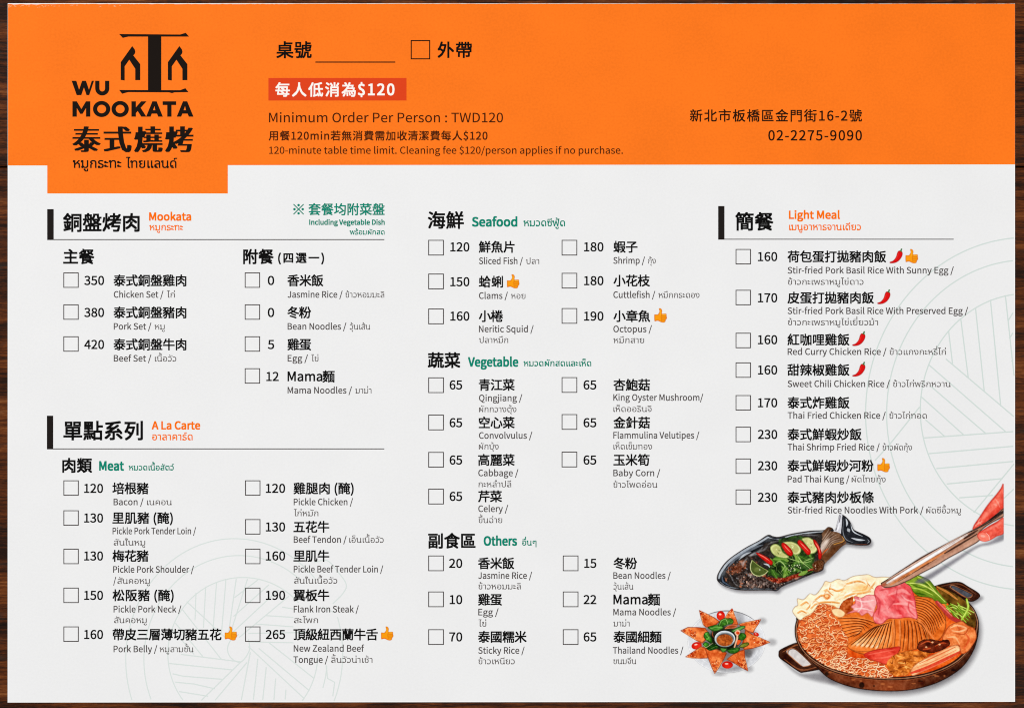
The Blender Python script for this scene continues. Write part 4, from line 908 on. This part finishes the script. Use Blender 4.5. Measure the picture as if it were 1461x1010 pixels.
    for i in range(9):
        a = [(392 + 20 * i, 724 + 2.5 * i), (437 + 16 * i, 690 - 1.0 * i), (480 + 11.5 * i, 655 - 3.2 * i), (508 + 8.2 * i, 641 - 2.6 * i)]
        P.stroke(a, 4.2, (76, 32, 12), 0.95, 0.4, lock=True); P.stroke([(x + 6, y + 1) for x, y in a], 2.6, (250, 190, 130), 0.5, 0.5, lock=True)
    for i in range(5): P.dab(420 + 22 * i, 722 + 3 * i, 9, 5, (255, 240, 214), 0.55, -0.7, 1.0)
    for s_, w_ in (([(582, 612), (586, 680), (578, 752)], 9), ([(610, 615), (612, 680), (606, 752)], 9)): P.stroke(s_, w_, (226, 134, 74), 0.95); P.stroke([(x + 5, y) for x, y in s_], 2.5, (112, 50, 22), 0.9)
    for i in range(6):
        a = [(630 + 15 * i, 614 + 1 * i), (634 + 17 * i, 660), (624 + 23 * i, 750 - 5 * i)]
        P.stroke(a, 3.8, (88, 38, 14), 0.92, 0.3, lock=True); P.stroke([(x + 7, y) for x, y in a], 3, (238, 164, 100), 0.55, 0.3, lock=True)
    for i in range(11):
        a = [(682, 512 + 10.5 * i), (735 - 2 * i, 524 + 11.5 * i), (782 - 5 * i, 560 + 12 * i), (816 - 9 * i, 616 + 10 * i)]
        P.stroke(a, 3.6, (100, 42, 14), 0.9, 0.3, lock=True); P.stroke([(x - 1, y + 5) for x, y in a], 3, (236, 150, 84), 0.55, 0.4, lock=True)
    P.stroke([(690, 604), (730, 650), (770, 706)], 8, (222, 128, 70), 0.9)
    P.emit('grill_dome', pic)
    # instant noodles
    P = Print((140, 520, 600, 885), Z, 0.42)
    reg = [(166, 606), (196, 572), (232, 545), (262, 532), (300, 526), (318, 560), (312, 590), (338, 620), (356, 660), (380, 700), (372, 740), (396, 782), (450, 785), (516, 800), (556, 832), (580, 868), (500, 870), (400, 854), (300, 826), (232, 788), (184, 745), (156, 700), (149, 652)]
    n = P.noise(16, 23, 3)
    P.poly(reg, np.array([206, 98, 48.0]) + (n[..., None] - 0.5) * np.array([90, 90, 60.0]), soft=1.5, wob=1.4)
    r2 = random.Random(8); sr = smooth_pts(P.c(reg)); cnt = 0
    for i in range(560):
        cx, cy = r2.uniform(150, 585), r2.uniform(528, 868)
        small = cx < 400 and cy < 760
        hd, turn, st = r2.uniform(0, 6.28), r2.choice([-1, 1]) * r2.uniform(0.45, 1.0), 6.5 if small else 9.0
        a = [(cx, cy)]
        for k_ in range(r2.randint(5, 9)):
            if r2.random() < 0.22: turn = -turn
            hd += turn * r2.uniform(0.5, 1.2); cx += st * math.cos(hd); cy += st * 0.72 * math.sin(hd); a.append((cx, cy))
        lt = (cy > 765 and r2.random() < 0.85) or r2.random() < 0.22
        P.stroke([(x + 1, y + 3.2) for x, y in a], 4.4, r2.choice([(158, 54, 18), (184, 72, 28), (140, 46, 16)]), 0.8, 0.2, lock=True, soft=0.9)
        P.stroke(a, 4.0 if not lt else 4.6, r2.choice([(250, 206, 162), (248, 196, 150), (255, 224, 188)] if lt else [(240, 160, 100), (230, 140, 82), (246, 182, 128), (250, 196, 148)]), 0.95, 0.2, lock=True)
    P.emit('noodles', pic)
    # napa cabbage
    P = Print((120, 400, 585, 620), Z, 0.45); n = P.noise(34, 27, 3, -0.4, 1.6)
    cab = [(128, 574), (140, 552), (152, 545), (150, 516), (178, 520), (206, 494), (232, 498), (262, 462), (276, 438), (300, 442), (332, 428), (362, 434), (400, 416), (440, 410), (470, 408), (500, 420), (540, 418), (576, 424), (560, 446), (520, 462), (494, 500), (440, 512), (400, 530), (352, 545), (335, 560), (300, 545), (250, 540), (220, 578), (180, 600), (164, 612), (146, 600)]
    P.poly(cab, np.array([248, 230, 196.0]) + (n[..., None] - 0.5) * np.array([20, 44, 76.0]), soft=1, n=4, edge=((176, 140, 104), 1.2, 0.7))
    for s_, w_ in (([(270, 480), (300, 470), (330, 480), (360, 470)], 9), ([(370, 450), (420, 436), (460, 450), (450, 476), (400, 484)], 10), ([(230, 520), (260, 500), (290, 508), (270, 526)], 10), ([(165, 545), (190, 530), (205, 545), (190, 565)], 9), ([(340, 520), (390, 496), (440, 490), (480, 482)], 8), ([(150, 580), (170, 570), (190, 580)], 8), ([(300, 450), (290, 480), (310, 500)], 7), ([(460, 425), (470, 450), (490, 470)], 6), ([(210, 560), (240, 535), (300, 530), (340, 535)], 9), ([(380, 520), (420, 500)], 8), ([(500, 440), (470, 480)], 6)):
        P.stroke(s_, w_, (226, 146, 62), 0.75, 0.6, lock=True, soft=2.2); P.stroke([(x + 2, y + 4) for x, y in s_], w_ * 0.35, (188, 96, 34), 0.7, 0.6, lock=True); P.stroke([(x - 1, y - 6) for x, y in s_], w_ * 0.8, (255, 246, 226), 0.8, 0.6, lock=True, soft=1.5)
    r2 = random.Random(12)
    for i in range(46):
        x, y = r2.uniform(150, 520), r2.uniform(430, 570); a = r2.uniform(-1.0, 0.5); L = r2.uniform(10, 34); b_ = r2.uniform(-14, 14)
        q = [(x, y), (x + L * math.cos(a) - b_ * math.sin(a), y + L * math.sin(a) + b_ * math.cos(a)), (x + 2 * L * math.cos(a), y + 2 * L * math.sin(a))]
        P.stroke(q, r2.uniform(4, 9), r2.choice([(238, 176, 98), (255, 246, 224), (255, 250, 236), (246, 206, 146), (214, 136, 62)]), 0.5, 0.8, lock=True, soft=2)
    P.dab(284, 506, 16, 12, (206, 110, 40), 0.8, soft=0.8); P.dab(282, 504, 8, 6, (250, 214, 160), 0.9)
    P.dab(440, 470, 34, 18, (244, 190, 116), 0.6, soft=1)
    P.emit('cabbage', pic)
    P = Print((300, 495, 400, 620), Z, 0.45)
    P.poly([(340, 560), (360, 525), (410, 505), (398, 560), (376, 590), (345, 582)], np.array([180, 88, 40.0]) + (P.noise(12, 3, 2)[..., None] - 0.5) * 100, soft=1.2, wob=1)
    P.poly([(304, 566), (336, 560), (365, 580), (350, 600), (318, 592)], (250, 214, 166), soft=1.2, edge=((190, 110, 60), 1.4, 0.8))
    P.emit('fried_tofu', pic)
    # sliced meat
    P = Print((370, 490, 520, 610), Z, 0.45); n = P.noise(20, 33, 3, 0.6, 2)
    P.poly([(376, 582), (404, 566), (392, 552), (412, 534), (406, 506), (440, 512), (462, 500), (498, 502), (508, 530), (498, 566), (486, 598), (466, 580), (440, 592), (420, 576)], np.array([238, 158, 158.0]) + (n[..., None] - 0.5) * np.array([40, 110, 100.0]), soft=1, n=4, edge=((196, 84, 84), 1.4, 0.7))
    for s_ in ([(412, 520), (450, 530), (495, 522)], [(395, 565), (440, 560), (485, 570)], [(430, 510), (440, 550), (420, 580)]): P.stroke(s_, 7, (252, 212, 208), 0.8, 0.6, lock=True, soft=1.5)
    P.emit('meat_slice', pic)
    P = Print((480, 430, 705, 640), Z, 0.42); n, n2 = P.noise(40, 37, 3, 0.9, 2), P.noise(12, 38, 3, 0.9, 2.5)
    P.poly([(496, 492), (508, 460), (540, 454), (600, 448), (648, 440), (664, 468), (680, 520), (684, 560), (690, 606), (650, 600), (600, 606), (560, 606), (530, 630), (498, 622), (492, 590), (510, 550)], np.array([230, 112, 114.0]) + (n[..., None] - 0.5) * np.array([50, 150, 140.0]) + (n2[..., None] - 0.5) * np.array([24, 80, 74.0]), soft=1, n=4, edge=((176, 44, 54), 1.8, 0.7))
    for s_, w_, c in (([(500, 500), (520, 530), (515, 590)], 11, (190, 54, 62)), ([(560, 500), (620, 480), (660, 500)], 16, (246, 170, 166)), ([(580, 540), (640, 540), (680, 560)], 13, (248, 182, 176)), ([(530, 560), (560, 590), (620, 590)], 12, (240, 150, 148)), ([(600, 470), (590, 520), (560, 560)], 6, (196, 62, 70)), ([(660, 500), (650, 560), (680, 596)], 7, (200, 64, 70)), ([(520, 480), (560, 470), (600, 462)], 10, (200, 66, 70)), ([(505, 600), (520, 612)], 9, (246, 170, 170)), ([(620, 500), (640, 520), (672, 530)], 6, (252, 205, 200))): P.stroke(s_, w_, c, 0.7, 0.7, lock=True, soft=2)
    P.emit('meat_slice', pic)
    P = Print((440, 720, 630, 825), Z, 0.45); n = P.noise(20, 43, 3, 0.3, 2)
    P.poly([(450, 766), (500, 746), (560, 738), (612, 732), (604, 760), (572, 800), (546, 812), (500, 796), (466, 786)], np.array([212, 68, 52.0]) + (n[..., None] - 0.5) * np.array([60, 70, 60.0]), soft=1.2, edge=((150, 36, 26), 1.6, 0.6))
    for s_ in ([(470, 768), (520, 758), (590, 745)], [(500, 784), (550, 780), (580, 770)]): P.stroke(s_, 6, (236, 116, 96), 0.8, 0.6, lock=True, soft=1.5)
    P.emit('meat_slice', pic)
    # greens
    P = Print((625, 400, 840, 550), Z, 0.42); n = P.noise(26, 47, 3, 0.7, 2.5)
    P.poly([(634, 442), (660, 428), (690, 411), (720, 420), (744, 432), (764, 456), (784, 482), (806, 510), (826, 536), (782, 536), (752, 512), (700, 506), (672, 486), (660, 462)], np.array([120, 146, 44.0]) + (n[..., None] - 0.5) * np.array([110, 100, 60.0]), soft=1, n=4, edge=((60, 84, 22), 1.6, 0.7))
    for s_, w_, c in (([(640, 446), (700, 450), (760, 480), (815, 530)], 6, (214, 222, 130)), ([(690, 416), (730, 440), (775, 490)], 5, (204, 216, 116)), ([(660, 466), (710, 476), (760, 500)], 6, (190, 206, 96)), ([(690, 430), (740, 456)], 8, (64, 96, 24)), ([(680, 490), (730, 500)], 7, (58, 90, 22)), ([(660, 450), (700, 466), (730, 470)], 5, (70, 104, 30)), ([(745, 440), (790, 500)], 5, (80, 112, 30))): P.stroke(s_, w_, c, 0.85, 0.6, lock=True)
    P.emit('leafy_greens', pic)
    P = Print((760, 440, 970, 660), Z, 0.45)
    P.poly([(780, 462), (830, 480), (880, 508), (930, 552), (950, 600), (945, 650), (890, 620), (830, 540), (800, 500)], np.array([104, 74, 26.0]) + (P.noise(22, 49, 3)[..., None] - 0.5) * np.array([110, 80, 40.0]), soft=2)
    P.stroke([(778, 462), (830, 490), (870, 520)], 10, (214, 140, 74), 0.8, 0.5)
    r2 = random.Random(5)
    for i in range(26):
        x, y = r2.uniform(806, 890), r2.uniform(530, 575); a = r2.uniform(0.3, 1.0); L = r2.uniform(40, 80)
        s_ = [(x, y), (x + L * 0.5 * math.cos(a), y + L * 0.5 * math.sin(a) + r2.uniform(-8, 4)), (min(x + L * math.cos(a), 945), min(y + L * math.sin(a), 640))]
        P.stroke(s_, 7, (66, 96, 24), 0.8, 0.3); P.stroke(s_, 5, r2.choice([(168, 196, 70), (196, 214, 104), (130, 164, 50), (112, 146, 40)]), 0.95, 0.3)
    P.stroke([(912, 518), (918, 560), (890, 610)], 11, (158, 190, 66), 1, 0.3); P.stroke([(914, 522), (918, 558), (896, 600)], 4, (214, 228, 130), 0.8, 0.4)
    P.emit('green_stems', pic)
    P = Print((765, 515, 905, 640), Z, 0.45)
    P.stroke([(778, 532), (806, 560), (840, 598), (884, 622)], 20, (178, 60, 56), 1, 0.2); P.stroke([(782, 530), (812, 560), (846, 594)], 7, (226, 126, 116), 0.8, 0.4, lock=True)
    P.emit('red_stem', pic)
    # wrapped parcel, mushrooms, crab sticks
    P = Print((790, 610, 970, 775), Z, 0.42); n, n2 = P.noise(22, 53, 3), P.noise(8, 54, 2)
    P.poly([(802, 706), (816, 664), (832, 640), (862, 624), (892, 618), (916, 636), (948, 652), (956, 690), (940, 724), (914, 756), (888, 762), (876, 726), (840, 730)], np.array([228, 130, 74.0]) + (n[..., None] - 0.5) * np.array([60, 90, 80.0]) + (n2[..., None] - 0.5) * 40, soft=1, n=4, edge=((150, 62, 30), 1.6, 0.7))
    for s_, w_, c in (([(838, 648), (870, 636), (910, 650), (880, 664), (846, 660)], 9, (252, 196, 150)), ([(850, 670), (900, 676), (920, 650)], 5, (176, 78, 40)), ([(826, 690), (860, 690), (880, 720)], 8, (250, 190, 140)), ([(905, 670), (922, 700), (900, 740)], 9, (214, 92, 50)), ([(870, 640), (880, 660)], 4, (190, 90, 60))): P.stroke(s_, w_, c, 0.8, 0.6, lock=True, soft=1.3)
    P.emit('dumpling', pic)
    P = Print((550, 690, 850, 872), Z, 0.42); n, n2 = P.noise(18, 57, 3), P.noise(8, 58, 2)
    P.poly([(556, 800), (590, 768), (650, 752), (720, 752), (770, 745), (700, 800), (660, 840), (640, 862), (580, 860), (560, 830)], np.array([204, 116, 48.0]) + (n[..., None] - 0.5) * np.array([130, 110, 70.0]) + (n2[..., None] - 0.5) * 60, soft=1.5, wob=1.2)
    for i in range(34):
        x, y = rnd.uniform(566, 730), rnd.uniform(756, 856); P.stroke([(x, y), (x + rnd.uniform(-18, 18), y + rnd.uniform(-8, 8)), (x + rnd.uniform(8, 30), y + rnd.uniform(-12, 12))], 5, rnd.choice([(246, 190, 110), (120, 54, 18), (232, 150, 70), (160, 84, 30)]), 0.8, 0.6, lock=True)
    P.poly([(688, 734), (706, 706), (748, 698), (790, 706), (826, 702), (834, 722), (800, 748), (750, 760), (710, 752)], np.array([92, 34, 16.0]) + (n[..., None] - 0.5) * np.array([120, 60, 40.0]), soft=1, edge=((50, 18, 10), 1.6, 0.7), wob=0.8)
    for s_ in ([(705, 722), (735, 708), (760, 716)], [(770, 730), (800, 716), (820, 716)], [(716, 744), (750, 740)]): P.stroke(s_, 6, (206, 92, 50), 0.8, 0.6, lock=True)
    for x, y in ((758, 712), (790, 722), (730, 734)): P.dab(x, y, 5, 4, (250, 200, 150), 0.8)
    P.emit('mushrooms', pic)
    P = Print((650, 715, 890, 875), Z, 0.42); n = P.noise(12, 61, 3, -0.45, 4)
    P.poly([(660, 838), (690, 806), (760, 768), (862, 724), (882, 752), (850, 780), (770, 820), (700, 850), (668, 862)], np.array([244, 188, 138.0]) + (n[..., None] - 0.5) * np.array([40, 90, 100.0]), soft=1, n=4, edge=((176, 84, 44), 1.6, 0.6))
    for s_, w_, c in (([(664, 850), (740, 824), (880, 756)], 15, (208, 58, 36)), ([(700, 808), (780, 772), (860, 734)], 5, (216, 110, 66)), ([(690, 826), (770, 794), (866, 746)], 4, (222, 128, 84)), ([(700, 846), (770, 818), (840, 786)], 5, (238, 120, 90))): P.stroke(s_, w_, c, 0.85, 0.4, lock=True)
    P.emit('crab_stick', pic)
Print.grade = (1.12, 1.04); hotpot()

# ------------------------------------------------------------------ hand with the tongs
def hand():
    Z = (6.3122, 1240, 690); pic = empty('hand_with_tongs_picture', menu)
    def cut(P): P.a = P.a * sstep(0.3, -0.3, P.PX - 1431.7)
    P = Print((300, 380, 1215, 960), Z, 0.8)
    P.poly([(420, 880), (560, 800), (760, 680), (960, 560), (1090, 520), (1215, 440), (1215, 500), (1090, 545), (980, 570), (800, 690), (560, 850), (470, 890)], (120, 116, 128), soft=6, alpha=0.62); cut(P)
    P.emit('printed_shadow', pic)
    P = Print((915, 0, 1215, 430), Z, 0.42)
    n, n2 = P.noise(34, 63, 3, -0.9, 2), P.noise(9, 64, 2)
    f1 = [(1214, -10), (1214, 216), (1180, 236), (1150, 272), (1080, 322), (1010, 372), (935, 412), (940, 378), (962, 342), (1000, 288), (1040, 226), (1090, 158), (1140, 100), (1185, 40)]
    d = P.poly(f1, np.array([234, 92, 74.0]) + (n[..., None] - 0.5) * np.array([34, 90, 84.0]) + (n2[..., None] - 0.5) * 22, soft=1, n=4, edge=((196, 52, 42), 3.0, 0.75))
    for s_, w_, c, a in (([(1010, 320), (1060, 270), (1130, 200), (1170, 160)], 34, (252, 150, 130), 0.55), ([(1040, 330), (1110, 280), (1160, 240)], 18, (206, 58, 44), 0.6), ([(1140, 140), (1160, 170), (1175, 205)], 10, (255, 190, 172), 0.7), ([(1120, 180), (1150, 196)], 7, (255, 186, 168), 0.7), ([(960, 378), (985, 350), (1010, 342)], 10, (255, 198, 180), 0.8), ([(1190, 60), (1200, 120), (1205, 180)], 22, (224, 70, 56), 0.5), ([(980, 340), (1000, 310)], 6, (255, 200, 186), 0.7)):
        P.stroke(s_, w_, c, a, 0.7, lock=True, soft=3)
    for i in range(30): P.dab(rnd.uniform(950, 1030), rnd.uniform(320, 395), 4, 3, rnd.choice([(190, 50, 44), (255, 190, 176)]), 0.5, 0.4)
    cut(P); P.emit('finger', pic)
    P = Print((95, 200, 1215, 945), Z, 0.42)
    ax, ay, bx, by = 105.0, 915.0, 1215.0, 252.0; L = math.hypot(bx - ax, by - ay); ux, uy = (bx - ax) / L, (by - ay) / L
    t = (P.ZX - ax) * ux + (P.ZY - ay) * uy; v = (P.ZX - ax) * -uy + (P.ZY - ay) * ux        # along and across the tongs
    top = [(105, 892), (180, 846), (330, 748), (480, 652), (680, 545), (870, 445), (1000, 378), (1110, 300), (1215, 214)]
    bot = [(1215, 292), (1100, 352), (1020, 408), (985, 460), (990, 512), (860, 590), (720, 665), (600, 738), (480, 800), (360, 866), (240, 918), (150, 934), (110, 918)]
    ps = np.vstack([smooth_pts(top, False), smooth_pts(bot, False)])
    n = P.noise(60, 67, 3, math.atan2(uy, ux), 8)
    P.poly(ps, np.array([182, 134, 110.0]) + (n[..., None] - 0.5) * 90, soft=1, smooth=False, edge=((52, 32, 26), 2.0, 0.8))
    def lane(o0, o1, t0, t1): 
        return [(ax + ux * tt + -uy * oo, ay + uy * tt + ux * oo) for tt, oo in ((t0, o0), ((t0 + t1) / 2, (o0 + o1) / 2), (t1, o1))]
    for o0, o1, t0, t1, w_, c, a in ((-26, -22, 60, 1100, 7, (70, 42, 34), 0.9), (-15, -15, 90, 920, 11, (222, 190, 172), 0.9), (-4, -6, 60, 860, 6, (96, 62, 50), 0.7), (9, 3, 60, 900, 30, (226, 216, 212), 0.97), (9, 3, 130, 860, 22, (252, 251, 252), 0.95), (30, 24, 420, 900, 6, (136, 84, 58), 0.7), (38, 36, 80, 660, 22, (212, 128, 74), 0.95), (46, 50, 300, 560, 8, (92, 44, 24), 0.7), (46, 46, 640, 980, 16, (62, 38, 28), 0.9), (30, 28, 640, 800, 7, (216, 168, 134), 0.85), (22, 18, 860, 1000, 20, (52, 32, 26), 0.85), (-10, -4, 930, 1300, 40, (34, 22, 20), 0.92), (-2, 6, 960, 1290, 5, (140, 112, 98), 0.7), (-20, -16, 700, 1000, 5, (196, 160, 140), 0.7), (4, 0, 640, 940, 10, (196, 170, 156), 0.7), (50, 52, 150, 470, 6, (70, 34, 20), 0.7), (24, 20, 60, 240, 10, (232, 170, 138), 0.8)):
        P.stroke(lane(o0, o1, t0, t1), w_, c, a, 0.5, lock=True, soft=1.2)
    for i in range(9): P.stroke(lane(rnd.uniform(30, 48), rnd.uniform(30, 48), 150 + 40 * i, 190 + 40 * i + rnd.uniform(0, 20)), rnd.uniform(3, 6), rnd.choice([(110, 54, 30), (236, 170, 120)]), 0.7, 0.5, lock=True)
    P.dab(125, 912, 26, 14, (190, 84, 60), 0.7, -0.5, 0.8)
    cut(P); P.emit('tongs', pic)
    P = Print((955, 290, 1215, 530), Z, 0.42)
    n, n2 = P.noise(34, 73, 3, -0.5, 2), P.noise(9, 74, 2)
    th = [(974, 470), (984, 440), (1030, 410), (1090, 372), (1150, 340), (1214, 305), (1214, 438), (1150, 470), (1100, 500), (1050, 517), (1008, 512), (984, 494)]
    P.poly(th, np.array([236, 98, 80.0]) + (n[..., None] - 0.5) * np.array([34, 84, 80.0]) + (n2[..., None] - 0.5) * 20, soft=1, n=4, edge=((200, 58, 46), 2.6, 0.75))
    for s_, w_, c, a in (([(1030, 425), (1100, 395), (1190, 345)], 22, (252, 150, 132), 0.6), ([(1090, 480), (1150, 450), (1214, 418)], 22, (210, 64, 50), 0.55), ([(1100, 420), (1130, 440)], 6, (206, 66, 54), 0.5), ([(1140, 380), (1170, 400)], 6, (255, 176, 158), 0.5)): P.stroke(s_, w_, c, a, 0.6, lock=True, soft=3)
    P.poly([(982, 476), (992, 450), (1020, 438), (1050, 446), (1076, 470), (1080, 500), (1050, 514), (1010, 510)], (248, 128, 108), soft=1.5)
    P.stroke([(1050, 440), (1076, 466), (1082, 502)], 6, (255, 208, 196), 0.85, 0.4, lock=True)
    P.dab(1022, 470, 20, 12, (255, 196, 180), 0.7, 0.2, 0.9)
    cut(P); P.emit('thumb', pic)
Print.grade = (1.05, 1.03); hand()
